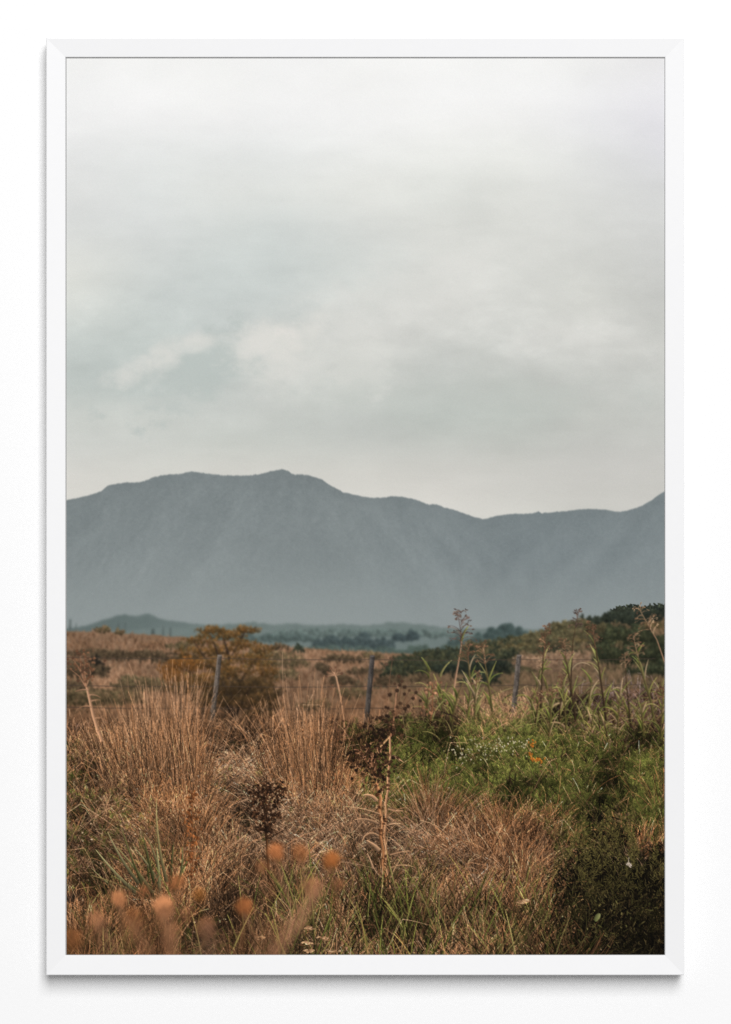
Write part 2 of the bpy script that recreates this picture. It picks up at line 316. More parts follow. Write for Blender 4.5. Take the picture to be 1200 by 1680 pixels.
r0 = int((1000-Y0)*K); img[r0:] = blur(img[r0:], 2.0)
# ------------------------------------------------------------------ ground under the near grass
ID_GRASS = new_id('printed_grassland')
gc = crest([(100,1196),(200,1196),(300,1196),(400,1202),(520,1200),(620,1190),(700,1172),(800,1160),(900,1150),(1000,1142),(1100,1134)], 6, 14, 71)
fill_below(gc, (98,76,56), ID_GRASS, 6, None, 12, 72, 14)
ID_POST = [new_id('printed_fence_post') for _ in range(3)]
ID_WIRE = new_id('printed_fence_wire')
nf2 = fbm(400, 1000, 34, 3, .6, 1, 78)
def fieldnoise2(x, y): return nf2[np.clip((y-1270).astype(int), 0, 399), np.clip((x-100).astype(int), 0, 999)]
pot = Pot()
for (p, q, w, c, pid, k) in [((345.5,1206),(361,1075),8.0,(96,87,80),ID_POST[0],1176.5),((598,1222),(611.5,1076),8.4,(74,69,66),ID_POST[1],1180),((841,1186),(852,1075),8.2,(92,84,78),ID_POST[2],1183)]:
    n = 26
    for i in range(n):                       # a weathered stake: bark streaks, lit edge, sawn top
        t0, t1 = i/n, (i+1)/n
        ax, ay = p[0]+(q[0]-p[0])*t0, p[1]+(q[1]-p[1])*t0; bx, by = p[0]+(q[0]-p[0])*t1, p[1]+(q[1]-p[1])*t1
        cc = np.array(c, F)*RNG.uniform(.88, 1.1)
        pot.poly([(ax+RNG.uniform(-.3,.3), ay), (bx, by)], w*(1.04-.1*t0), w*(1.04-.1*t0), cc, cc, k, pid, -.32)
    for i in range(40):
        t0 = RNG.random()*.95; o = RNG.uniform(-.4, .4)*w; ax, ay = p[0]+(q[0]-p[0])*t0+o, p[1]+(q[1]-p[1])*t0
        pot.add(ax, ay, RNG.uniform(5, 16), math.atan2(q[0]-p[0], p[1]-q[1]), 0, .8, np.array(c)*(.62 if i % 3 else 1.35), np.array(c)*(.7 if i % 3 else 1.25), k+.01, pid)
    pot.add(q[0]-w*.42, q[1]+.3, w*.86, 1.57, 0, 3.0, np.array(c)*1.32, np.array(c)*1.2, k+.02, pid, 1)
def wire(ys_, k):
    xs_ = [100, 361, 611, 852, 1095]; pts = []
    for i in range(4):
        for j in range(12):
            t = j/12; pts.append((xs_[i]+(xs_[i+1]-xs_[i])*t, ys_[i]+(ys_[i+1]-ys_[i])*t + 6*t*(1-t)))
    pot.poly(pts, 1.0, 1.0, (74,62,54), (74,62,54), k, ID_WIRE, 0)
wire([1078,1080,1082,1082,1080], 1176); wire([1124,1126,1126,1124,1122], 1176); wire([1160,1162,1162,1160,1156], 1176)
# dim scrub on the near side of the field, around the fence line
def tuft(n, cx_, cy_, sx, L, th0, sth, bend, w, pal, pid=None, key=0, base=.38, mid=1.0, jit=.13, sy=5, wt=.12, Lj=.3, dark=.27, fan=.12, flop=0):
    x = N_(cx_, sx, n); y = N_(cy_, sy, n); th = N_(th0, sth, n) + (x-cx_)/max(sx, 1)*fan
    b = np.sign(th + N_(0, .15, n))*np.abs(N_(bend, abs(bend)*.5+.08, n))
    if flop: b = N_(0, flop, n)
    c = pick(pal, n, jit*1.35)
    sh = RNG.random(n) < dark; c[sh] *= U(.36, .62, int(sh.sum()))[:, None]
    c0 = c*np.array(base, F)*.8
    pot.add(x, y, L*np.minimum(np.exp(N_(-.04, Lj, n)), 1.28), th, b, U(w[0], w[1], n), c0, c*mid, y+key, ID_GRASS if pid is None else pid, 0, wt, .12)
tan = [(174,138,109),(160,124,94),(146,108,79),(192,158,130),(130,99,74),(166,128,98)]
pale = [(186,150,124),(198,166,140),(170,134,110),(156,120,96),(206,176,150),(150,126,108)]
rust = [(158,115,82),(170,127,94),(142,100,69),(182,143,111),(126,90,64)]
grn = [(118,116,66),(104,106,58),(134,130,80),(88,90,50),(146,138,92),(126,110,70),(140,116,80)]
fern = [(126,132,70),(112,124,62),(144,146,80),(90,102,52),(152,152,90),(120,120,66),(104,118,58)]
grey = [(128,128,100),(112,114,88),(146,144,116),(96,100,74)]
brn = [(110,82,62),(96,72,54),(126,96,74),(86,64,50)]
ZONES = [ # centre, radius, kind, weight : what grows where
 (215,1245,70,70,'tan',3),(290,1290,50,80,'rust',3),(420,1270,90,50,'pale',3),(510,1250,70,80,'rust',3),(450,1340,80,40,'pale',3),(380,1300,40,50,'pale',2),
 (135,1330,45,90,'mixg',3.4),(190,1350,70,60,'mixg',2),(190,1400,60,40,'pale',1.4),(150,1450,70,50,'mixg',2.4),(150,1530,80,50,'rust',1.6),(170,1550,90,50,'grn',1.6),(330,1360,50,50,'tan',2),(520,1400,60,50,'pale',3),(560,1360,40,50,'tan',2),
 (700,1260,80,60,'fern',6),(790,1275,100,60,'fern',6),(860,1230,60,40,'fern',4),(640,1270,24,30,'fern',3),(680,1310,40,30,'fern',3),(890,1240,70,60,'fern',3.5),(1000,1250,80,50,'fern',2.5),(940,1310,110,60,'fern',3),(1050,1300,60,50,'fern',3),
 (580,1215,26,30,'fern',2.6),(555,1235,18,26,'fern',1.6),(670,1205,30,22,'fern',2.5),(390,1230,16,14,'fern',1.2),(335,1270,14,20,'fern',1.3),(128,1260,14,18,'fern',1.2),
 (720,1345,50,50,'pale',2.6),(830,1390,80,50,'rust',3),(770,1430,60,60,'pale',2.5),(870,1420,50,50,'tan',2.2),(660,1400,50,40,'pale',2.5),
 (660,1530,60,50,'grn',2.2),(760,1540,40,40,'tan',2.2),(840,1530,70,50,'grn',2.4),(500,1515,50,50,'grn',2.2),(570,1530,30,40,'tan',2.2),(420,1540,60,40,'tan',2.0),(640,1470,40,30,'grn',1.2),(720,1500,40,30,'tan',2),(480,1540,50,30,'pale',1.4),(610,1550,40,30,'pale',1.6),(760,1490,40,30,'rust',1.8),(870,1500,40,40,'rust',1.6),(400,1480,60,40,'tan',2.0),(300,1470,50,40,'rust',1.8),(250,1540,60,40,'rust',1.6),(520,1470,40,40,'brn',1.6),(900,1550,60,30,'grn',2),(690,1560,60,26,'brn',1.0),
 (300,1540,80,40,'mixg',1.6),(240,1450,60,40,'grn',1.2),(690,1180,40,26,'tan',2.5),(760,1180,50,30,'tan',2),(930,1180,60,30,'brn',1.8),(1040,1180,60,45,'brn',2.4),(850,1170,40,40,'tan',2.4),
 (620,1170,40,30,'tan',2),(150,1190,50,30,'brn',2.2),(400,1190,50,20,'tan',2),(980,1420,80,80,'dark',4),(1010,1500,110,70,'dark',5),(1052,1398,34,22,'rust',2.4),(965,1365,50,30,'fern',3.4),(1075,1320,40,34,'fern',4),(895,1345,34,24,'fern',2.6),(1040,1345,40,20,'fern',2.4),(1085,1290,14,60,'rust',1.4)]
KINDS = ['tan','pale','rust','mixg','grn','fern','brn','dark']
def kind_at(x, y):
    w = dict.fromkeys(KINDS, .02)
    for (a, b, ra, rb, k, g) in ZONES:
        w[k] += g*math.exp(-((x-a)/ra)**2 - ((y-b)/rb)**2)
    v = np.array([w[k] for k in KINDS])**1.5; v /= v.sum()
    return KINDS[int(np.searchsorted(np.cumsum(v), RNG.random()))]
nclump = fbm(700, 1100, 46, 4, .6, 1.2, 77)
def sprig(cx_, cy_, s, pal, pid, gain=1.0, key=0):
    """a feathery green shoot: a thin axis carrying narrow leaflets"""
    L = s*RNG.uniform(26, 52); a0 = RNG.normal(0, .35); m = int(L*1.1)+8
    t = np.sort(RNG.random(m)).astype(F); side = RNG.choice([-1, 1], m)
    x = cx_ + math.sin(a0)*L*t + N_(0, 1.2, m); y = cy_ - math.cos(a0)*L*t
    l = s*U(6, 15, m)*(1.15-.5*t); th = a0 + side*U(.35, 1.25, m)*(1-.5*t)
    lit = (.26+.76*t**.8)*gain*RNG.uniform(.68, 1.12)
    c = pick(pal, m, .12)*lit[:, None]
    pot.add(x, y, l, th, side*U(-.1, .5, m), s*U(1.2, 2.2, m), c*.8, c*1.12, cy_+key+t*2, pid, 0, .3, .1)
y = 1128.0
while y < 1650:
    s = np.interp(y, [1130, 1200, 1300, 1566, 1650], [.36, .46, .62, 1.0, 1.1]); step = 15*s+3
    x = 96 + RNG.random()*step
    while x < 1105:
        xx, yy = x + RNG.normal(0, step*.35), y + RNG.normal(0, step*.3)
        if yy > np.interp(xx, [100,300,400,520,620,700,800,900,1000,1100], [1204,1204,1212,1210,1198,1178,1168,1160,1152,1144]):
            k = kind_at(xx, min(yy-22*s, 1566)); nz = nclump[int(np.clip(yy-1000, 0, 699)), int(np.clip(xx, 0, 1099))]
            g = float(np.clip(1.0+nz*3.0+RNG.normal(0, .1), .36, 1.36))
            lean = RNG.normal(.05, .25) 
            kw = dict(mid=g*np.interp(yy, [1130, 1200], [.8, 1.0]))
            if k in ('tan', 'pale', 'rust', 'brn') and RNG.random() < .2:
                for _ in range(2): sprig(xx+RNG.normal(0, 9*s), yy+6, s*.75, fern+grn, ID_GRASS, g*.9)
            if k in ('tan', 'pale', 'rust') and RNG.random() < .3: tuft(12, xx+RNG.normal(0, 10*s), yy+4, 7*s, 30*s, lean, .6, .4, (1.3*s, 2.4*s), [(46,37,29),(36,30,25),(58,46,35)], **kw)
            lean *= 2.2
            if k == 'tan':   tuft(26, xx, yy, 11*s, 64*s, lean, .42, .5, (.9*s+.4, 1.5*s+.5), tan, flop=.6, fan=.04, Lj=.42, **kw)
            elif k == 'pale':
                tuft(26, xx, yy, 12*s, 58*s, lean*2, .95, .9, (.8*s+.4, 1.3*s+.5), pale, base=.42, **kw)
                tuft(8, xx, yy, 10*s, 50*s, lean*2, .8, .7, (.9*s+.4, 1.5*s+.5), brn, **kw)
            elif k == 'rust': tuft(26, xx, yy, 11*s, 72*s, lean, .34, .45, (.9*s+.4, 1.5*s+.5), rust, flop=.55, fan=.04, Lj=.42, **kw)
            elif k == 'brn': tuft(22, xx, yy, 10*s, 54*s, lean, .5, .5, (.9*s+.4, 1.6*s+.5), brn+[(140,108,88),(120,100,96)], **kw)
            elif k == 'grn':
                gg = g*RNG.uniform(.75, 1.1); kg = dict(mid=gg)
                tuft(RNG.integers(3, 9), xx, yy, 8*s, 84*s, lean*.7, .3, .35, (1.6*s+.4, 3.6*s+.4), grn, base=.42, **kg)
                tuft(15, xx, yy, 10*s, 74*s, lean, .5, .6, (.9*s+.4, 1.7*s+.4), rust+tan+brn, flop=.6, Lj=.4, **kw)
                if RNG.random() < .5: tuft(9, xx, yy, 10*s, 48*s, lean*2, .9, .9, (.8*s+.4, 1.4*s+.4), pale, **kw)
                if RNG.random() < .4: tuft(8, xx, yy, 8*s, 36*s, lean, .7, .4, (1.4*s, 2.6*s), [(50,42,30),(40,36,28)], **kw)
            elif k == 'mixg':
                tuft(12, xx, yy, 9*s, 46*s, lean, .6, .6, (.9*s+.4, 1.8*s+.4), rust+brn, **kw)
                for _ in range(2): sprig(xx+RNG.normal(0, 9*s), yy, s*.8, fern+grn, ID_GRASS, g*.92)
                tuft(8, xx, yy, 9*s, 44*s, lean, .7, .6, (.9*s+.4, 1.6*s+.4), pale, **kw)
            elif k == 'fern':
                right = smooth(860, 960, xx)*.14*(xx < 1040) + smooth(1290, 1360, yy)*.15
                tuft(7, xx, yy, 10*s, 40*s, lean, .7, .5, (.9*s+.4, 1.6*s+.4), [(62,58,36),(48,46,30),(84,70,46)], **kw)
                for _ in range(4): sprig(xx+RNG.normal(0, 10*s), yy+RNG.normal(0, 3), s, fern, ID_GRASS, float(np.clip(g, .42, 1.1))*(.96-right))
                if RNG.random() < .4: tuft(3, xx, yy, 10*s, 62*s, lean, .45, .5, (.8*s+.4, 1.2*s+.4), pale+rust, **kw)
                if RNG.random() < .3: tuft(6, xx, yy, 8*s, 50*s, lean, .5, .4, (1.4*s, 2.4*s), grn, **kw)
            elif k == 'dark':
                tuft(16, xx, yy, 10*s, 46*s, lean, .7, .5, (.9*s+.4, 1.6*s+.4), [(46,42,32),(34,32,26),(62,58,40)], **kw)
        x += step
    y += step*.62
# ------------------------------------------------------------------ tall tussocks (lit, upright, tips crossing the field)
ID_TUS = [new_id('printed_grass_tussock') for _ in range(3)]
TP = [(182,142,112),(196,158,128),(168,126,94),(152,110,78),(188,148,116),(174,128,92)]
for (a, b, L, n, sx, th, sth) in [(222,1300,118,60,12,-.14,.10),(240,1304,140,70,10,-.10,.07),(258,1306,132,80,10,-.03,.07),(276,1310,160,90,8,-.03,.06),(292,1312,166,110,8,.02,.05),(306,1326,164,100,7,.02,.045),(316,1340,150,60,6,.05,.06),
        (196,1294,96,60,14,-.26,.16),(176,1290,78,40,14,-.34,.2),(262,1320,120,90,34,0,.18),(330,1340,110,30,8,.18,.14),(212,1300,130,16,12,-.2,.1)]:
    tuft(n, a, b, sx, L, th*.9, sth+.045, .10, (.6, 1.4), TP, ID_TUS[0], -14, .5, 1.06, .13, 18, .1, .34, .3, .05, .2)
for (a, b, L, n, sx, th, sth) in [(470,1312,130,40,12,-.22,.10),(490,1316,152,70,11,-.14,.08),(508,1320,150,90,9,-.07,.06),(524,1322,146,100,8,-.01,.05),(536,1330,140,70,5,.02,.04),(500,1312,178,12,16,-.2,.08),(448,1320,110,30,14,-.4,.16),(505,1310,100,70,28,.05,.22),(548,1330,100,24,6,.14,.12)]:
    tuft(n, a, b, sx, L, th, sth+.045, .12, (.6, 1.4), TP, ID_TUS[1], -18, .5, 1.04, .13, 18, .1, .34, .3, .05, .2)
for (a, b, L, n, th) in [(395,1225,58,26,.25),(410,1230,64,22,-.3),(440,1230,60,26,.1),(380,1215,44,20,-.1),(420,1215,50,16,.5),(455,1210,50,14,-.5)]:
    tuft(n, a, b, 12, L, th, .35, .5, (.7, 1.3), TP, None, 6, .5, 1.05, .13, 6)
for (a, b, L, n, sx, th, sth) in [(708,1375,95,120,10,.0,.1),(712,1375,80,110,18,.1,.4),(690,1375,70,60,18,-.5,.4),(740,1375,80,70,14,.5,.4)]:
    tuft(n, a, b, sx, L, th, sth, .3, (.9, 1.6), rust+pale[:2], ID_TUS[2], 2, .5, 1.0, .12, 8, .1, .2)
for (a, b, L, n, sx, th, sth, pal) in [(796,1440,92,60,14,-.05,.14,rust),(832,1420,96,70,8,.0,.08,rust),(845,1450,84,60,24,.2,.4,rust+pale),(770,1420,70,50,20,-.5,.4,pale),(866,1440,70,40,18,.3,.45,tan),(740,1400,70,110,26,-.5,.5,pale),(900,1400,64,60,14,.3,.4,rust),
        (322,1420,110,80,8,.02,.08,rust),(300,1470,120,60,14,-.02,.14,rust),(430,1260,60,160,46,-.9,.5,pale),(400,1280,60,150,44,.9,.5,pale),(470,1350,70,150,36,-.8,.5,pale),(560,1380,70,140,30,.7,.5,pale),(690,1420,70,120,30,.8,.5,pale),
        (600,1400,66,80,24,-.7,.5,pale),(370,1230,60,50,30,.5,.5,tan),(1050,1420,50,90,20,.1,.5,pale),(1082,1350,70,40,6,.0,.12,rust)]:
    tuft(n, a, b, sx, L, th, sth, .5, (.9, 1.7), pal, None, -6, .5, 1.06, .13, 10)
# single pale straws thrown across everything
n = 2100; x = U(100, 1100, n); y = 1200 + 390*RNG.random(n).astype(F)**.85; sc_ = np.interp(y, [1190, 1570], [.5, 1.0]).astype(F)
green = ((x > 640) & (y < 1355)); keep = ~((x > 900) & (y > 1350)) & (RNG.random(n) < np.where(green, .22, np.where(y > 1480, .55, 1))); x, y, sc_ = x[keep], y[keep], sc_[keep]; n = len(x)
c = pick(pale+brn+rust+[(214,184,156),(176,132,98),(92,70,54),(74,58,46)], n, .14); th = N_(0, 1.0, n); L = sc_*U(36, 125, n); bd = np.sign(th)*U(-.1, 1.2, n)
bd = np.where(np.abs(bd) < .02, .02, bd).astype(F)
pot.add(x, y, L, th, bd, sc_*.7+.35, c*.66, c*1.02, y+18, ID_GRASS, 0, .4)
br = RNG.random(n) < .45; xa = x + L*(np.cos(th)-np.cos(th+bd))/bd; ya = y - L*(np.sin(th+bd)-np.sin(th))/bd      # snapped tips hang off
pot.add(xa[br], ya[br], L[br]*.5, (th+bd+np.sign(th)*1.2)[br], .2, sc_[br]*.7+.3, c[br]*.95, c[br]*.85, (y+18)[br], ID_GRASS, 0, .3)
# dark gaps between tussocks
for (a, b, rx, ry, n) in [(378,1418,16,30,130),(368,1440,24,14,90),(170,1300,26,12,90),(690,1420,22,12,60),(745,1330,16,10,50),(770,1395,20,14,60),(1000,1310,24,18,90),(960,1330,30,14,80),(920,1290,24,14,60),(350,1400,12,20,50),(575,1440,18,10,40),(1060,1320,24,12,60),(800,1310,26,10,50),(850,1300,24,10,50),(812,1420,14,14,40),(850,1400,12,16,40),(720,1400,16,16,60),(530,1440,14,12,40),(640,1520,16,16,40),(470,1480,14,14,40),(330,1490,14,14,40),(560,1520,14,16,30),(780,1540,20,14,40),(140,1400,16,14,40),(200,1480,16,14,40),(930,1260,16,12,40),(980,1270,20,12,50),(890,1320,20,12,50),(1020,1350,20,14,60),(840,1260,14,8,30),(720,1290,16,8,30)]:
    x = N_(a, rx*.5, n); y = N_(b+ry*.5, ry*.5, n); cc = pick([(40,32,26),(54,42,34),(34,28,24)], n, .1)
    pot.add(x, y, U(12, 34, n), N_(0, .5, n), N_(0, .4, n), U(1.6, 3.4, n), cc, cc*1.2, b-4+RNG.random(n)*10, ID_GRASS)
# spiky grey-green rosette leaves at lower left, and broad blades at the bottom
ID_ROS = new_id('printed_leaf_rosette')
for (xa, ya, xb, yb, w) in [(222,1464,158,1407,6),(228,1450,173,1381,6),(274,1447,240,1328,6),(262,1450,228,1390,5),(255,1480,228,1410,6),(244,1470,190,1440,5),(268,1455,252,1380,7),(280,1450,282,1390,6),(258,1470,236,1380,6),(290,1455,312,1400,5),(240,1475,165,1430,5),(250,1465,205,1395,6),(262,1475,262,1400,7),(236,1458,200,1372,5),(285,1470,300,1410,6),(212,1470,150,1440,4)]:
    c = pick([(134,136,100),(112,116,74),(92,100,58),(150,146,112),(132,118,82)], 1, .12)[0]; L = math.hypot(xb-xa, yb-ya)
    pot.add(xa, ya, L*1.12, math.atan2(xb-xa, ya-yb), RNG.normal(0, .2), w*1.0, c*.55, c*1.08, 1490+RNG.random()*44, ID_ROS, 0, .1, .28)
n = 190; x = U(300, 910, n); x[:50] = N_(495, 30, 50); x[50:120] = N_(655, 40, 70); y = U(1515, 1640, n)
c = pick([(122,126,66),(106,114,58),(142,140,84),(90,98,54),(154,146,98),(128,112,72)], n, .14); th = N_(0, .3, n)
pot.add(x, y, U(70, 150, n), th*.7, np.sign(th)*U(0, .5, n), U(2.0, 4.4, n), c*.48, c*1.1, y, ID_GRASS, 0, .08, .25)
# ------------------------------------------------------------------ dark shrub, lower right
ID_DARK = new_id('printed_dark_shrub')
for (a, b, rx, ry, n) in [(1000,1540,105,60,3600),(1085,1545,40,70,1500),(968,1462,50,64,1900),(1004,1395,34,46,1000),(1056,1500,56,50,1900),(985,1352,30,26,320),(1082,1440,26,44,700),(940,1500,30,50,600)]:
    rr = np.abs(N_(0, .52, n)); an = U(0, 6.283, n); x = a+np.cos(an)*rr*rx; y = b+np.sin(an)*rr*ry
    c = pick([(38,33,26),(28,26,21),(24,23,20),(50,44,31)], n, .18)
    p_ = np.interp(y, [1340, 1420, 1500, 1566], [.42, .4, .3, .1])*np.where(fieldnoise2(x, y) > 0, 1.35, .5)
    lit = RNG.random(n) < p_; c[lit] = pick([(92,86,54),(78,76,46),(110,102,70),(70,62,44),(98,80,56)], int(lit.sum()), .16)
    L = np.where(lit, U(5, 12, n), U(8, 22, n)); th = N_(0, .75, n)
    pot.add(x, y, L, th, N_(0, .6, n), np.where(lit, U(1.0, 1.5, n), U(1.4, 2.8, n)), c*.7, c, b+ry*.55+RNG.random(n)*16-6+lit*2, ID_DARK, 0, .35)
for i in range(120):
    a, b = RNG.uniform(905, 1088), RNG.uniform(1360, 1580); th = RNG.normal(0, .5)
    for j in range(16): pot.add(a+math.sin(th)*j*3, b-math.cos(th)*j*3, RNG.uniform(5, 9), th+RNG.choice([-1, 1])*RNG.uniform(.4, 1), .2, 1.1, np.array((58,54,34))*(1.25-.9*smooth(1420, 1570, b)), np.array((108,104,62))*(1.2-.85*smooth(1420, 1570, b)), 1600, ID_DARK)
# ------------------------------------------------------------------ seed-head weeds
def burrs(pts, r, pid, key, pal=((44,34,31),(58,44,38),(36,28,27))):
    for (a, b) in pts:
        rr = r*RNG.uniform(.62, 1.1); c = np.array(pal[RNG.integers(len(pal))], F)
        pot.add(a-rr, b, rr*2, 1.57, 0, rr*2, c, c*1.15, key, pid, 1, 0, .15)
        pot.add(a-rr*.5, b-rr*.35, rr*.9, 1.57, 0, rr*.8, c*1.6, c*1.4, key+.01, pid, 1)
        m = 7; th = U(0, 6.283, m); pot.add(np.full(m, a), np.full(m, b), np.full(m, rr*1.45), th, 0, 1.0, c, c*1.3, key-.01, pid)
def cloud(a, b, sx, sy, n): return [(RNG.normal(a, sx), RNG.normal(b, sy)) for _ in range(n)]
ID_THI = [new_id('printed_thistle') for _ in range(4)]
T = ID_THI[0]; k = 1500
pot.poly([(637,1462),(633,1440),(627,1418),(629,1396),(624,1372),(627,1350),(622,1330),(625,1310),(617,1285)], 4.2, 5.4, (140,100,70), (182,134,98), k, T, .35)
pot.poly([(652,1492),(643,1468),(640,1444),(633,1420),(635,1398),(631,1372),(634,1346),(633,1318),(637,1296),(637,1270),(641,1242),(640,1208)], 4.8, 3.2, (172,134,104), (200,158,128), k+1, T, -.28)
pot.poly([(641,1208),(645,1190),(648,1165),(650,1140),(654,1122)], 3.2, 1.4, (176,128,100), (170,128,100), k+1, T, .2)
pot.poly([(614,1240),(624,1225),(638,1210)], 2.2, 3, (206,172,134), (196,156,120), k+1, T); pot.poly([(612,1236),(602,1232),(599,1222)], 2.4, 1.6, (196,160,124), (186,150,116), k+1, T)
for (a, b) in [(627,1402),(625,1366),(631,1350),(624,1326),(635,1416),(638,1442),(636,1293),(622,1302)]:
    for q in range(4): pot.add(a-4+RNG.normal(0, 2), b+RNG.normal(0, 4), RNG.uniform(4, 9), RNG.uniform(.2, 2.2), .6, RNG.uniform(1.5, 3.4), (74,48,33), (104,70,48), k+2, T, 1)
for i in range(40): pot.add(628+RNG.normal(0, 4), RNG.uniform(1300, 1470), RNG.uniform(8, 26), RNG.normal(0, .12), 0, .9, (134,96,66) if i % 2 else (222,186,152), (156,114,82), k+2.5, T)
for (a, b, L, th, bd, w) in [(620,1352,38,-1.0,-.8,4.5),(622,1396,30,-.62,-.5,7),(621,1372,44,-.75,-2.5,3),(638,1352,24,1.3,.5,3.5),(637,1326,30,1.9,-.3,4),(640,1402,34,1.25,.3,3),(618,1314,26,-.5,-1.4,6),(644,1240,24,1.9,.4,4),
        (640,1424,40,1.1,.9,2.4),(612,1425,24,-.25,-.2,3.4),(640,1372,70,.8,1.7,1.8),(641,1440,44,.35,.3,2.4),(646,1488,44,.6,.2,3.4),(643,1492,30,-.6,-.4,3),(636,1340,40,.7,.9,1.6),(624,1336,58,-1.2,-.3,1.8),(626,1440,30,-.9,.6,2.6)]:
    c = pick([(212,176,146),(196,158,128),(176,138,108)], 1, .06)[0]
    pot.add(a, b, L*RNG.uniform(.8, 1.1), th, bd, w*1.15, c*.78, c, k+3, T, 0, .12, .34); pot.add(a, b+1, L*.7, th+.1, bd*1.2, w*.5, c*.5, c*.7, k+2.9, T, 0, .2)
burrs(cloud(606,1238,17,13,34)+cloud(616,1262,16,12,30)+cloud(598,1208,12,7,12)+cloud(638,1192,13,9,26)+cloud(625,1222,8,8,12)+cloud(646,1246,4,8,6)+cloud(580,1240,9,8,8)+cloud(622,1280,7,9,26)+cloud(612,1238,16,22,30)+cloud(640,1184,11,12,14), 2.5, T, k+4, ((46,34,27),(60,44,34),(36,28,24),(78,58,44)))
burrs(cloud(606,1236,20,20,46)+cloud(626,1200,16,10,20), 2.3, T, k+4.1, ((40,31,26),(56,42,33),(34,27,23)))
burrs([(656,1124),(664,1139),(644,1168),(652,1160),(660,1118),(664,1127.5),(672,1133),(683,1136.5),(652,1133),(633,1160),(646,1167),(657,1154),(670,1159),(665,1163),(637,1162),(628,1176),(618,1180),(612,1178),(624,1178),(678,1146),(648,1122),(655,1110),(640,1140),(690,1150)], 2.8, T, k+4, ((50,37,29),(62,46,35)))
for (a, b) in [(660,1118),(672,1133),(683,1137),(633,1160),(657,1154),(670,1159),(652,1133),(618,1180)]: pot.poly([(648,1176), ((648+a)/2+2, (1172+b)/2), (a, b)], 1.3, .9, (120,88,66), (84,62,48), k+3.9, T)
for (a, b) in cloud(606,1240,18,14,22): pot.poly([(617,1278), (a, b)], 1.2, .9, (150,112,84), (90,66,50), k+3.8, T)
n = 30; pot.add(N_(606,16,n), N_(1243,13,n), U(4,9,n), N_(0,1,n), N_(0,.8,n), 1.6, (190,150,120), (150,100,80), k+5, T)
# burr high up, out of the head
pot.poly([(636,1150),(640,1110),(644,1082)], 1.2, 1, (110,82,62), (100,74,56), 1190, T); burrs([(644,1082),(641,1080),(634,1090)], 3, T, 1190, ((66,54,44),(76,58,46)))
T = ID_THI[1]; k = 1500                                             # chocolate-brown flower head
pot.poly([(446,1500),(442,1450),(439,1400),(437,1360)], 4.5, 4, (78,56,40), (92,66,46), k, T)
for i in range(26):
    th = RNG.normal(0, .7); yb = RNG.uniform(1300, 1385); L = RNG.uniform(12, 34)
    pot.poly([(437, yb), (437+math.sin(th)*L, yb-math.cos(th)*L)], 2, 1.4, (66,48,36), (60,44,34), k, T)
n = 360; cc_ = np.array([(432,1292,9,5),(450,1296,10,6),(418,1302,8,5),(462,1300,6,7),(440,1308,14,7),(456,1316,9,8),(424,1322,9,5),(444,1328,10,8),(418,1336,7,5),(434,1344,8,7),(452,1342,7,6),(440,1358,6,8),(428,1362,5,4)], F)[RNG.integers(0, 13, n)]; yy = cc_[:, 1]+N_(0, .75, n)*cc_[:, 3]
c = pick([(52,38,30),(64,46,35),(42,32,27),(92,66,48)], n, .14); pot.add(cc_[:, 0]+N_(0, .75, n)*cc_[:, 2], yy, U(2.5, 6, n), N_(0, .9, n), N_(0, .8, n), U(2.2, 4.4, n), c*.9, c*1.15, k+1+RNG.random(n), T, 1)
T = ID_THI[2]; k = 1300                                             # dead stalk at the left edge
pot.poly([(168,1216),(160,1195),(153,1172),(148,1150),(143,1128)], 6.4, 4, (196,156,128), (186,144,114), k, T, -.3)
for (a, b) in [(120,1082),(132,1078),(141,1074),(128,1096),(138,1102),(116,1098),(146,1088)]: pot.poly([(141,1128),((141+a)/2+RNG.normal(0,3),(1122+b)/2),(a,b)], 2, 1.2, (168,126,98), (128,92,68), k, T)
burrs(cloud(134,1086,13,11,46)+cloud(140,1112,6,5,14)+[(152,1110),(154,1098),(112,1082)], 2.0, T, k+1, ((84,58,42),(70,50,38),(104,74,54)))
for (a, b, L, th, bd) in [(146,1140,20,1.4,.8),(150,1160,22,-1.2,-1),(156,1178,24,1.3,1.2),(145,1132,22,-1.4,-.6),(160,1200,20,1.1,1),(150,1150,14,1.2,.5)]: pot.add(a, b, L, th, bd, 2.4, (180,140,112), (150,112,86), k+1, T, 0, .3)
T = ID_THI[3]; k = 1300                                             # slim pale umbel behind the second stake
pot.poly([(566,1215),(564,1180),(558,1140),(552,1112),(548,1104)], 3.6, 2.2, (168,128,98), (196,154,122), k-70, T)
for (a, b) in [(538,1104),(543,1098),(550,1096),(556,1100),(560,1106),(535,1110)]: pot.poly([(550,1108),(a,b)], 1.3, 1, (180,138,108), (140,102,78), k-70, T)
burrs([(538,1103),(543,1097),(551,1095),(557,1100),(561,1105),(536,1110),(546,1124),(543,1130),(552,1196),(545,1200),(560,1204),(553,1210),(548,1190)], 2.0, T, k-69, ((92,66,50),(78,56,44)))
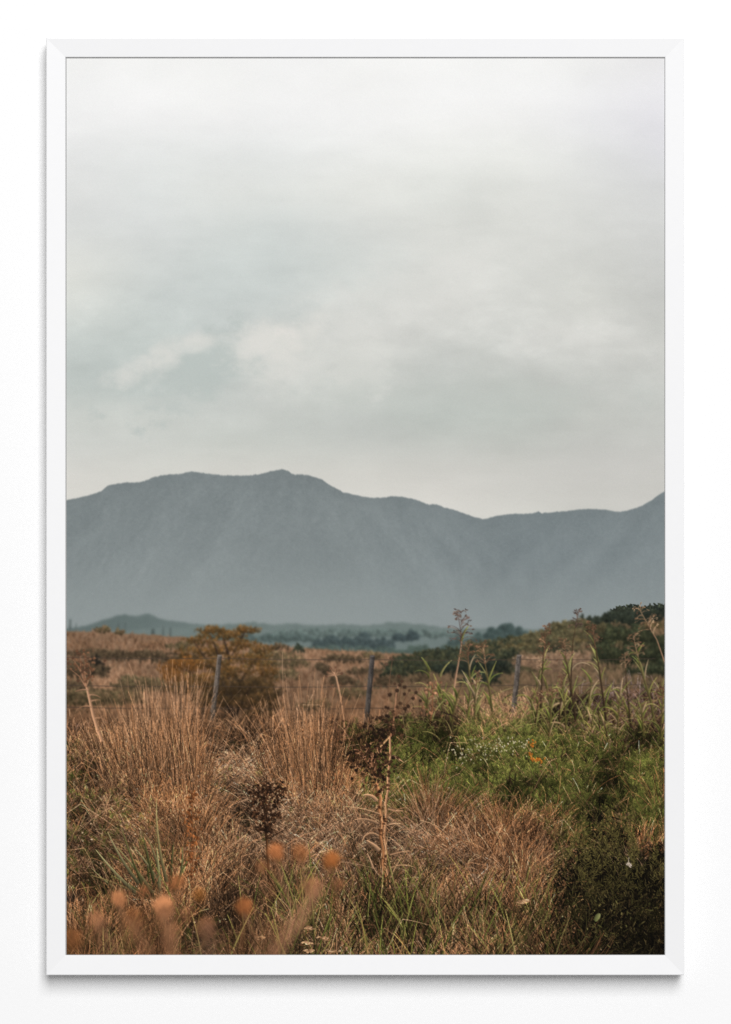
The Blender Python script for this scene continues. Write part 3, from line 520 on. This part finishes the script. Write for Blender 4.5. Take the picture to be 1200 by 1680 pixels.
# more brown seed stalks
ID_SEED = [new_id('printed_seed_stalk') for _ in range(4)]
for j, (xa, ya, xb, yb, n, sx, pal) in enumerate([(312,1500,316,1300,110,6,[(128,84,52),(148,98,62),(104,68,44)]),(551,1240,553,1180,60,9,[(78,58,46),(98,72,56)]),(704,1200,710,1120,44,10,[(150,110,84),(120,86,64)]),(1012,1395,1020,1335,60,14,[(112,92,70),(90,74,56),(140,120,92)])]):
    pot.poly([(xa, ya), ((xa+xb)/2+3, (ya+yb)/2), (xb, yb)], 3, 1.6, (110,76,54), (140,100,70), ya+2, ID_SEED[j])
    t = RNG.random(n).astype(F); c = pick(pal, n, .14)
    pot.add(xb+(xa-xb)*t*.7+N_(0, sx, n), yb+(ya-yb)*t*.7, U(3, 6, n), N_(0, .9, n), 0, U(2.4, 4.6, n), c*.9, c*1.15, ya+3, ID_SEED[j], 1)
# ------------------------------------------------------------------ tall cane grass on the right
ID_CANE = []
def cane(pts, w, stem, leaves, head, hcol, key, leafpal=((160,156,84),(142,146,76),(176,166,104),(126,134,68),(150,150,90)), hw=9, hl=40):
    pid = new_id('printed_cane_grass'); ID_CANE.append(pid)
    pot.poly(pts, w+.8, w*.32+.2, np.array(stem[0])*.85, np.array(stem[1])*.85, key+1.6, pid, .3)
    P = np.array(pts, F); seg = np.r_[0, np.cumsum(np.hypot(*np.diff(P, axis=0).T))]
    at = lambda t: (float(np.interp(t*seg[-1], seg, P[:, 0])), float(np.interp(t*seg[-1], seg, P[:, 1])))
    for i in range(leaves):
        t = RNG.uniform(.1, .95); a, b = at(t); sd = RNG.choice([-1, 1]); c = np.array(leafpal[RNG.integers(len(leafpal))], F)*RNG.uniform(.75, 1.02)
        if RNG.random() < .2: c = np.array((196,168,132), F)*RNG.uniform(.85, 1)
        pot.add(a, b, RNG.uniform(22, 48)*(1.1-.4*t), sd*RNG.uniform(.06, .4), sd*(RNG.uniform(.05, .7) if RNG.random() < .86 else RNG.uniform(1.2, 2.4)), RNG.uniform(2.6, 5), c*.66, c*1.05, key+.5+RNG.random(), pid, 0, .05, .35)
    if head:
        hx_, hy = pts[-1]; dx, dy = pts[-1][0]-pts[-2][0], pts[-1][1]-pts[-2][1]; q = math.hypot(dx, dy); dx, dy = dx/q, dy/q
        pot.add(hx_-dx*hl*.3, hy-dy*hl*.3, hl*.9, math.atan2(dx, -dy), RNG.normal(0, .15), 1.5, np.array(hcol[0])*.9, np.array(hcol[0]), key+1.9, pid, 0, .4)
        for _ in range(int(hl*.5)+5):
            t = RNG.random(); sd = RNG.choice([-1, 1]); c = pick(hcol, 1, .2)[0]*.92; a, b = hx_+dx*(t-.35)*hl, hy+dy*(t-.35)*hl
            th = math.atan2(dx, -dy)+sd*RNG.uniform(.2, .9); l = hw*(1.25-.85*t)*RNG.uniform(.6, 1.4); bd = sd*RNG.uniform(.2, 1.7)
            pot.add(a, b, l, th, bd, .9, c*.85, c, key+2, pid, 0, .6)
            ex = a + l*(math.cos(th)-math.cos(th+bd))/bd; ey = b - l*(math.sin(th+bd)-math.sin(th))/bd
            m = 2; pot.add(ex+N_(0, 1, m), ey+N_(0, 1, m), U(2, 4.4, m), th+bd+N_(0, .4, m), 0, U(.9, 1.6, m), c*.8, c*1.0, key+2, pid, 1)
    return pid
PUR = [(88,70,64),(76,60,56),(104,82,72),(128,100,82)]; RED = [(112,80,60),(94,68,54),(136,100,76)]; STR = [(160,128,98),(140,108,80),(178,148,118)]
GS = ((96,92,54),(116,98,66)); BS = ((62,50,38),(84,64,46)); PS = ((196,154,122),(176,132,104))
cane([(742,1150),(747,1116),(752,1090),(757,1060),(757,1036)], 3.0, PS, 1, 1, PUR, 1196, hw=17, hl=52)
cane([(790,1190),(780,1150),(771,1110),(768,1076)], 4.4, GS, 9, 1, RED+list(GS[1:]), 1198, hw=12, hl=36)
cane([(812,1200),(806,1150),(800,1110),(794,1078)], 3.6, GS, 7, 1, RED+STR[1:2], 1198, hw=13, hl=40)
cane([(886,1204),(888,1150),(890,1100),(894,1062)], 3.2, BS, 7, 1, RED, 1202, hw=9, hl=56)
cane([(948,1216),(942,1160),(934,1110),(928,1074)], 3.6, BS, 10, 1, RED+STR[:1], 1204, hw=10, hl=40)
cane([(936,1160),(938,1100),(940,1056),(946,1020)], 1.8, BS, 1, 1, PUR, 1190, hw=7, hl=30)
cane([(1000,1230),(992,1160),(984,1100),(975,1050)], 4.0, BS, 12, 1, RED, 1206, hw=9, hl=48)
cane([(1046,1250),(1034,1180),(1028,1120),(1026,1088)], 2.6, BS, 5, 1, STR+RED, 1206, hw=8, hl=26)
cane([(1078,1210),(1068,1150),(1054,1104),(1044,1066)], 4.2, GS, 9, 1, STR+RED, 1206, hw=12, hl=40)
cane([(1100,1120),(1092,1090),(1078,1050),(1064,1026)], 2.0, PS, 0, 1, STR+RED[:1], 1206, hw=15, hl=50)
cane([(1096,1200),(1090,1160),(1084,1130),(1086,1110)], 4.0, GS, 8, 0, STR, 1206)
for (a, b, dx) in [(700,1200,6),(726,1196,-4),(764,1200,10),(778,1206,4),(876,1210,8),(916,1214,6),(930,1220,-6),(968,1224,8),(986,1224,-4),(1012,1226,6),(1058,1226,-6),(1084,1230,4),(1000,1240,-8),(900,1230,6)]:
    h_ = RNG.uniform(56, 104); cane([(a, b), (a+dx*.4, b-h_*.5), (a+dx, b-h_)], 2.6, GS if RNG.random() < .6 else BS, int(RNG.integers(6, 11)), int(RNG.random() < .45), RED+STR[:1], b-4, hw=8, hl=26)
cane([(905,1200),(903,1160),(898,1130),(896,1112)], 3.0, GS, 9, 0, STR, 1206)
cane([(878,1190),(872,1150),(882,1126),(888,1100)], 2.4, GS, 6, 1, STR, 1200, hw=8, hl=26)
cane([(960,1210),(964,1170),(968,1140),(972,1112)], 3.0, GS, 9, 0, STR, 1204)
cane([(740,1210),(744,1170),(752,1140),(760,1120)], 3.4, GS, 9, 0, STR, 1202)
pot.poly([(724,1168),(742,1174),(775,1192)], 2.4, 2.0, (48,38,32), (60,48,40), 1204, ID_GRASS)
n = 260; x = U(700, 1095, n); y = U(1150, 1225, n); c = pick(grn+[(150,146,92),(170,150,110)], n, .1); th = N_(0, .5, n)
pot.add(x, y, U(22, 55, n), th, np.sign(th)*U(.2, 1.8, n), U(1.6, 4, n), c*.7, c, y+4, ID_GRASS, 0, .06, .3)
n = 420; x = N_(1025, 44, n); y = N_(1170, 22, n); c = pick([(150,128,124),(128,106,104),(168,146,138)], n, .1)   # mauve grass plumes
pot.add(x, y, U(10, 26, n), N_(0, .6, n), N_(0, .6, n), 1.1, c*.7, c, y+3, ID_GRASS, 0, .4)
# ------------------------------------------------------------------ flowers
ID_WF = new_id('printed_white_flowers'); ID_OF = new_id('printed_orange_flowers')
for (a, b, sx, sy, n) in [(785,1230,26,10,60),(758,1242,14,9,26),(815,1222,12,7,18),(832,1228,10,8,14),(862,1222,3,6,10),(845,1218,8,5,14)]:
    x, y = N_(a, sx, n), N_(b, sy, n); c = pick([(198,192,170),(216,210,192),(170,170,136),(140,142,100)], n, .08)
    pot.add(x, y, U(1.6, 3.4, n), N_(0, 1, n), 0, U(1.4, 2.4, n), c*.88, c*.95, 1268+RNG.random(n)*30, ID_WF, 1)
for (a, b, n, sx) in [(872,1221,9,3),(879,1247,12,4),(870,1240,6,3),(888,1246,4,3)]:
    c = pick([(196,130,52),(180,112,44),(208,148,74)], n, .08); pot.add(N_(a, sx, n), N_(b, 2.6, n), U(3, 5, n), N_(0, 1.2, n), 0, U(2, 3.4, n), c*.85, c, 1290, ID_OF, 1)
ID_WH = new_id('printed_white_bloom')
for th in (-1.3, -.7, .1, .9, 1.5, 2.2): pot.add(1032, 1420, 5, th, .3, 2.4, (178,166,162), (206,198,194), 1640, ID_WH, 1)
pot.poly([(1031,1420),(1032,1407)], 1.0, .8, (170,160,150), (190,182,174), 1641, ID_WH)
n = 110; x = U(112, 1080, n); y = U(1320, 1560, n); keep = (x < 900) | (y > 1480); x, y = x[keep], y[keep]; n = len(x)
c = pick([(206,184,160),(190,164,138),(176,176,140),(214,196,176)], n, .06); pot.add(x, y, U(2.4, 5, n), N_(0, 1.2, n), 0, U(2, 3.6, n), c*.9, c, y+30, ID_GRASS, 1)
for (a, b) in [(510,1523),(534,1540),(506,1547),(511,1560),(547,1561),(858,1481),(866,1478),(430,1538)]:
    m = 16; cc = pick([(206,172,138),(222,194,164),(178,142,112),(150,116,88)], m, .08); pot.add(a-5+N_(0, 4, m), b+N_(0, 1.4, m), U(3, 6, m), U(1.1, 1.9, m), 0, U(1.6, 3, m), cc*.9, cc, 1655, ID_GRASS, 1)
pot.add(977, 1512, 15, .3, .5, 8, (104,112,72), (140,146,104), 1650, ID_GRASS, 1, 0, .2)
n = 46; x = N_(1000, 40, n); y = U(1480, 1562, n); c = pick([(100,100,62),(120,114,76),(84,80,52)], n, .14); pot.add(x, y, U(3, 9, n), N_(0, .8, n), N_(0, .6, n), U(1.2, 2.4, n), c*.9, c, 1652, ID_DARK, 1)
pot.draw(img, ids)
# the fence line and what stands beyond it is a touch soft; the near grass is in focus
soft = blur(img[int((1000-Y0)*K):int((1250-Y0)*K)], 1.3)
wgt = (1-smooth(1150, 1235, YY[int((1000-Y0)*K):int((1250-Y0)*K)]))[..., None]*.8
r0, r1 = int((1000-Y0)*K), int((1250-Y0)*K); img[r0:r1] = img[r0:r1]*(1-wgt) + soft*wgt
# ------------------------------------------------------------------ out-of-focus seed heads right in front of the lens
ID_BLUR = []
def defocus(shapes, sig, col, name):
    """shapes: discs (x, y, r, alpha) or strips ((x,y),(x,y), r, alpha), blurred by sig"""
    global img
    pid = new_id(name); ID_BLUR.append(pid); a = np.zeros((CH, CW), F)
    for s in shapes:
        if isinstance(s[0], tuple): (xa, ya), (xb, yb), r, al = s
        else: xa, ya, r, al = s; xb, yb = xa, ya+.01
        x0_, x1_ = int((min(xa, xb)-r-2-X0)*K), int((max(xa, xb)+r+2-X0)*K); y0_, y1_ = int((min(ya, yb)-r-2-Y0)*K), int((max(ya, yb)+r+2-Y0)*K)
        x0_, y0_ = max(0, x0_), max(0, y0_); x1_, y1_ = min(CW, x1_), min(CH, y1_)
        if x1_ <= x0_ or y1_ <= y0_: continue
        gx_, gy_ = XX[:, x0_:x1_], YY[y0_:y1_]
        dx, dy = xb-xa, yb-ya; q = np.clip(((gx_-xa)*dx+(gy_-ya)*dy)/(dx*dx+dy*dy), 0, 1)
        ang_ = np.arctan2(gy_-ya, gx_-xa); rag = 1+.12*np.sin(ang_*5+xa)+.1*np.sin(ang_*9+ya*.7) if r > 5 else 1
        m_ = (np.hypot(gx_-xa-q*dx, gy_-ya-q*dy) < r*rag)*al
        a[y0_:y1_, x0_:x1_] = np.maximum(a[y0_:y1_, x0_:x1_], m_)
    r0 = int((1340-Y0)*K); a = blur(a[r0:], sig*K)[..., None]
    shade = (1.12-.3*np.clip((YY[int((1340-Y0)*K):]-shapes[0][1]+8)/26, 0, 1) if not isinstance(shapes[0][0], tuple) else 1)[..., None]*(1) if not isinstance(shapes[0][0], tuple) else 1
    shade = shade + .2*fbm(CH-r0, CW, 22*K, 3, .6, 1, 90+pid)[..., None]*2
    img[r0:] = img[r0:]*(1-a) + np.array([col[0]-6, col[1]+6, col[2]+14], F)*shade*a
    ids[r0:][a[..., 0] > .42] = pid
SH = 'printed_blurred_seed_head'
for (a, b, r, al, c, tx) in [(195,1475,15,.92,(190,124,80),12),(268,1487,20,.95,(196,130,86),6),(290,1447,13,.8,(172,106,60),-6),(236,1462,11,.7,(162,98,58),8),(401,1487,16,.95,(174,104,56),-4),(452,1397,15,.92,(182,110,62),-6),(492,1399,15,.75,(170,104,58),0),
        (544,1411,15,.95,(176,104,50),4),(512,1455,17,.72,(186,122,82),-10),(160,1510,15,.75,(186,124,84),10),(338,1522,18,.7,(164,106,70),4),(218,1504,17,.66,(168,104,58),8),(555,1450,11,.6,(170,106,66),-4),(118,1540,18,.75,(148,88,44),4),(327,1468,11,.7,(164,100,40),2),(430,1422,12,.6,(166,104,62),2),(117,1472,7,.75,(70,48,36),0),(305,1500,14,.55,(172,112,72),4),(286,1526,14,.5,(176,116,76),4)]:
    j1, j2 = RNG.normal(0, 2.5, 2)
    defocus([(a, b, r*.92, al), (a+j1, b+r*.5, r*.66, al*.9), (a+j2, b-r*.42, r*.6, al*.75), ((a, b+r), (a+tx, b+r+60), 2.2, al*.42)], 3.7, c, SH)
defocus([((520,1462),(497,1500),11,.5),((497,1500),(455,1560),13,.6),((455,1560),(430,1600),15,.6)], 5.5, (186,130,98), 'printed_blurred_stem')
defocus([((268,1500),(278,1540),9,.5),((278,1540),(290,1600),14,.6),((222,1520),(250,1600),14,.45)], 5.5, (182,124,90), 'printed_blurred_stem')
defocus([((165,1520),(180,1600),12,.35),((340,1530),(350,1600),18,.45)], 6, (120,84,66), 'printed_blurred_stem')
defocus([((452,1410),(470,1470),2.6,.55),((470,1470),(500,1500),2.6,.5),((492,1410),(502,1460),2.4,.5),((543,1424),(516,1470),2.6,.55),((401,1500),(440,1580),2.8,.55),((195,1490),(250,1560),3,.5),((268,1505),(282,1570),3.2,.55),((160,1522),(230,1590),3,.5),((290,1460),(278,1530),2.4,.45),((338,1540),(300,1600),3,.5)], 2.2, (150,104,72), 'printed_blurred_stem')
defocus([((543,1425),(560,1500),2.5,.5),((400,1500),(395,1600),3,.5),((195,1490),(215,1600),3,.5)], 2, (120,80,50), 'printed_blurred_stem')
defocus([(440,1535,34,.22),(140,1550,40,.3),(380,1560,40,.2),(240,1550,50,.25)], 9, (150,96,56), 'printed_blurred_stem')

# the print's colour grade: the near field deeper and warmer than the hazy distance
r0 = int((1030-Y0)*K); w_ = smooth(1090, 1230, YY[r0:])[..., None]
q_ = np.clip(img[r0:], 0, 255); lum = (q_ @ np.array((.3, .59, .11), F))[..., None]
g_ = np.clip(lum + (q_-lum)*.90, 0, 255)*np.array((1.03, .99, .925), F)
g_ = 255*(np.clip(g_, 0, 255)/255)**1.15 - 3
img[r0:] = np.clip(q_*(1-w_) + g_*w_, 0, 255)
# ---------------------------------------------------------------- the scene
import bpy, bmesh
S = 0.00062                                   # metres per unit of the paper window
px = lambda x: (x-600)*S
pz = lambda y: (840-y)*S                      # picture-plane height, wall coordinates
sc = bpy.context.scene; C = sc.collection
for n_, v_ in (('view_transform','Standard'),('look','None'),('exposure',0),('gamma',1)): setattr(sc.view_settings, n_, v_)
sc.view_settings.use_curve_mapping = False

def mat(name, rgb, rough=.6, bump=0, bscale=400, spec=.3, var=0):
    m = bpy.data.materials.new(name); m.use_nodes = True; nt = m.node_tree; b = nt.nodes['Principled BSDF']
    b.inputs['Base Color'].default_value = (*rgb, 1); b.inputs['Roughness'].default_value = rough; b.inputs['Specular IOR Level'].default_value = spec
    if bump or var:
        tc = nt.nodes.new('ShaderNodeTexCoord'); n = nt.nodes.new('ShaderNodeTexNoise'); n.inputs['Scale'].default_value = bscale; n.inputs['Detail'].default_value = 6
        nt.links.new(tc.outputs['Object'], n.inputs['Vector'])
        if bump:
            bp = nt.nodes.new('ShaderNodeBump'); bp.inputs['Strength'].default_value = bump; bp.inputs['Distance'].default_value = .001
            nt.links.new(n.outputs['Fac'], bp.inputs['Height']); nt.links.new(bp.outputs['Normal'], b.inputs['Normal'])
        if var:
            r = nt.nodes.new('ShaderNodeMapRange'); r.inputs['To Min'].default_value = 1-var; r.inputs['To Max'].default_value = 1
            mx = nt.nodes.new('ShaderNodeVectorMath'); mx.operation = 'SCALE'; mx.inputs[0].default_value = rgb
            nt.links.new(n.outputs['Fac'], r.inputs['Value']); nt.links.new(r.outputs['Result'], mx.inputs['Scale']); nt.links.new(mx.outputs['Vector'], b.inputs['Base Color'])
    return m
M_WALL = mat('wall_paint', (.86, .86, .86), .9, .12, 260, .1, .015)
M_FRAME = mat('white_lacquer', (.80, .80, .805), .5, .05, 150, .2, .02)
M_BACK = mat('backing_board', (.55, .53, .50), .9)
M_REBATE = mat('rebate_shadow_gap', (.33, .33, .325), .9, 0, 1, .05)

def link(name, verts, faces, m, parent=None, smooth_=False):
    me = bpy.data.meshes.new(name); me.from_pydata(verts, [], faces); me.materials.append(m); me.update()
    o = bpy.data.objects.new(name, me); C.objects.link(o); o.parent = parent
    return o

def box(name, x0, x1, y0, y1, z0, z1, m, parent=None):
    v = [(x, y, z) for x in (x0, x1) for y in (y0, y1) for z in (z0, z1)]
    return link(name, v, [(0,1,3,2),(4,6,7,5),(0,4,5,1),(2,3,7,6),(0,2,6,4),(1,5,7,3)], m, parent)

WALL_Y = 0.0                                   # wall face; the viewer stands at negative y
w = box('wall', -2.2, 2.2, 0, .12, -1.6, 1.9, M_WALL)
w['label'] = 'smooth white painted wall behind the framed landscape print'; w['category'] = 'wall'; w['kind'] = 'structure'

root = bpy.data.objects.new('framed_picture', None); C.objects.link(root); root.location = (px(599.5), 0, pz(831))
root['label'] = 'large white-framed landscape photograph of mountains and dry grass hanging on the white wall'
root['category'] = 'framed picture'
OX, OZ = px(599.5), pz(831)
D0, D1 = -.0045, -.0240                        # back and front of the moulding
ox0, ox1, oz0, oz1 = px(76)-OX, px(1123)-OX, pz(1600)-OZ, pz(62)-OZ
ix0, ix1, iz0, iz1 = px(107.6)-OX, px(1091.6)-OX, pz(1567.6)-OZ, pz(93.6)-OZ
def rail(name, side):
    """one mitred length of moulding: flat face, eased edges, a rebate behind"""
    e = .0009
    prof = [(0, D0), (0, D1+e), (e*.3, D1+e*.3), (e, D1), (1-e, D1+.0016), (1-e*.3, D1+.0016+e*.3), (1, D1+.0016+e), (1, D0)]   # across: 0 outer, 1 inner (metres at the ends)
    W_ = {'top': oz1-iz1, 'bottom': iz0-oz0, 'left': ix0-ox0, 'right': ox1-ix1}[side]
    vs, fs = [], []
    for end in (0, 1):
        for (a, d) in prof:
            t = a if a < .5 else W_-(1-a)
            f = t/W_
            g = -.00001*(1 if end == 0 else -1)      # hairline at the mitre
            if side == 'top':    x = (ox0+(ix0-ox0)*f) if end == 0 else (ox1+(ix1-ox1)*f); vs.append((x+g, d, oz1-t))
            if side == 'bottom': x = (ox0+(ix0-ox0)*f) if end == 0 else (ox1+(ix1-ox1)*f); vs.append((x+g, d, oz0+t))
            if side == 'left':   z = (oz0+(iz0-oz0)*f) if end == 0 else (oz1+(iz1-oz1)*f); vs.append((ox0+t, d, z+g))
            if side == 'right':  z = (oz0+(iz0-oz0)*f) if end == 0 else (oz1+(iz1-oz1)*f); vs.append((ox1-t, d, z+g))
    n = len(prof)
    for i in range(n): j = (i+1) % n; fs.append((i, j, n+j, n+i))
    fs.append(tuple(range(n))); fs.append(tuple(range(2*n-1, n-1, -1)))
    o = link('frame_rail', vs, fs, M_FRAME, root)
    bm = bmesh.new(); bm.from_mesh(o.data); bmesh.ops.recalc_face_normals(bm, faces=bm.faces); bm.to_mesh(o.data); bm.free()
    return o
for s_ in ('top', 'bottom', 'left', 'right'):
    o = rail('frame_rail', s_)
# recessed backing box that carries the frame off the wall
box('backing_board', px(88)-OX, px(1111)-OX, -.0145, -.0002, pz(1590)-OZ, pz(74)-OZ, M_BACK, root)

# paper: the ink colours, 1 vertex per paper unit
PY = -.0208
rgb = np.clip(img.reshape(PH, K, PW, K, 3).mean((1, 3)), 0, 255)
rgb = rgb + np.random.default_rng(3).normal(0, 1.3, (PH, PW, 1)) + np.random.default_rng(4).normal(0, .5, (PH, PW, 3))
v = np.clip(rgb/255, 0, 1); lin = np.where(v <= .04045, v/12.92, ((v+.055)/1.055)**2.4)
INK = 0.862                                     # paper white
lin = np.clip(lin*INK, .002, .95).astype(np.float32)
pid_ = ids.reshape(PH, K, PW, K)[:, 0, :, 0]
del img, ids

mp = bpy.data.materials.new('printed_paper'); mp.use_nodes = True; nt = mp.node_tree; b = nt.nodes['Principled BSDF']
at_ = nt.nodes.new('ShaderNodeAttribute'); at_.attribute_name = 'ink'; nt.links.new(at_.outputs['Color'], b.inputs['Base Color'])
b.inputs['Roughness'].default_value = .8; b.inputs['Specular IOR Level'].default_value = .02
tc = nt.nodes.new('ShaderNodeTexCoord'); nz_ = nt.nodes.new('ShaderNodeTexNoise'); nz_.inputs['Scale'].default_value = 900; bp = nt.nodes.new('ShaderNodeBump'); bp.inputs['Strength'].default_value = .03; bp.inputs['Distance'].default_value = .0005
nt.links.new(tc.outputs['Object'], nz_.inputs['Vector']); nt.links.new(nz_.outputs['Fac'], bp.inputs['Height']); nt.links.new(bp.outputs['Normal'], b.inputs['Normal'])

gx_ = (px(X0+.0+np.arange(PW)*(PW/(PW-1.0)))-OX).astype(np.float32); gz_ = (pz(Y0+np.arange(PH)*(PH/(PH-1.0)))-OZ).astype(np.float32)
def paper_piece(name, sel, parent):
    """the cells of the paper that carry one motif, as one flat mesh with its ink colours"""
    r, c = np.nonzero(sel)
    if len(r) == 0: return None
    q = np.stack([r*PW+c, (r+1)*PW+c, (r+1)*PW+c+1, r*PW+c+1], 1)
    u, inv = np.unique(q.ravel(), return_inverse=True)
    co = np.empty((len(u), 3), np.float32); co[:, 0] = gx_[u % PW]; co[:, 1] = PY; co[:, 2] = gz_[u//PW]
    me = bpy.data.meshes.new(name); me.vertices.add(len(u)); me.vertices.foreach_set('co', co.ravel())
    me.loops.add(q.size); me.loops.foreach_set('vertex_index', inv.astype(np.int32).ravel())
    me.polygons.add(len(r)); me.polygons.foreach_set('loop_start', np.arange(0, q.size, 4, dtype=np.int32))
    me.update(calc_edges=True)
    a = me.color_attributes.new('ink', 'FLOAT_COLOR', 'POINT'); cc = np.ones((len(u), 4), np.float32); cc[:, :3] = lin.reshape(-1, 3)[u]
    a.data.foreach_set('color', cc.ravel()); me.materials.append(mp)
    o = bpy.data.objects.new(name, me); C.objects.link(o); o.parent = parent
    return o
cell = pid_[:-1, :-1]
# the paper sheet itself: a thin sheet reaching under the frame's lip, with the printed motifs lying on its face
sheet = box('print', ix0-.003, ix1+.003, PY+.00012, PY+.0006, iz0-.003, iz1+.003, M_REBATE, root)
sheet['label'] = 'matte landscape print showing overcast sky, hazy mountains, a wire fence and wild grass'
for i, nm_ in NAMES.items():
    o = paper_piece(nm_, cell == i, sheet)

# ---------------------------------------------------------------- light and camera
wd = bpy.data.worlds.new('World'); sc.world = wd; wd.use_nodes = True
bg = wd.node_tree.nodes['Background']; bg.inputs[0].default_value = (1, 1, 1, 1); bg.inputs[1].default_value = .29
def area(name, loc, target, sx, sy, power):
    l = bpy.data.lights.new(name, 'AREA'); l.shape = 'RECTANGLE'; l.size = sx; l.size_y = sy; l.energy = power
    o = bpy.data.objects.new(name, l); C.objects.link(o); o.location = loc
    from mathutils import Vector
    o.rotation_euler = (Vector(target)-Vector(loc)).to_track_quat('-Z', 'Y').to_euler(); return o
area('softbox_lamp', (2.0, -11.2, 6.4), (0, 0, 0), 6.0, 8.6, 1850)
cd = bpy.data.cameras.new('camera'); cam = bpy.data.objects.new('camera', cd); C.objects.link(cam)
DIST = 3.0; cam.location = (0, -DIST+D1, 0); cam.rotation_euler = (math.pi/2, 0, 0)
cd.sensor_fit = 'VERTICAL'; cd.sensor_height = 24; cd.lens = 24*DIST/(1680*S); cd.clip_end = 50; cd.clip_start = .05
sc.camera = cam
sc.cycles.max_bounces = 6; sc.cycles.use_denoising = False
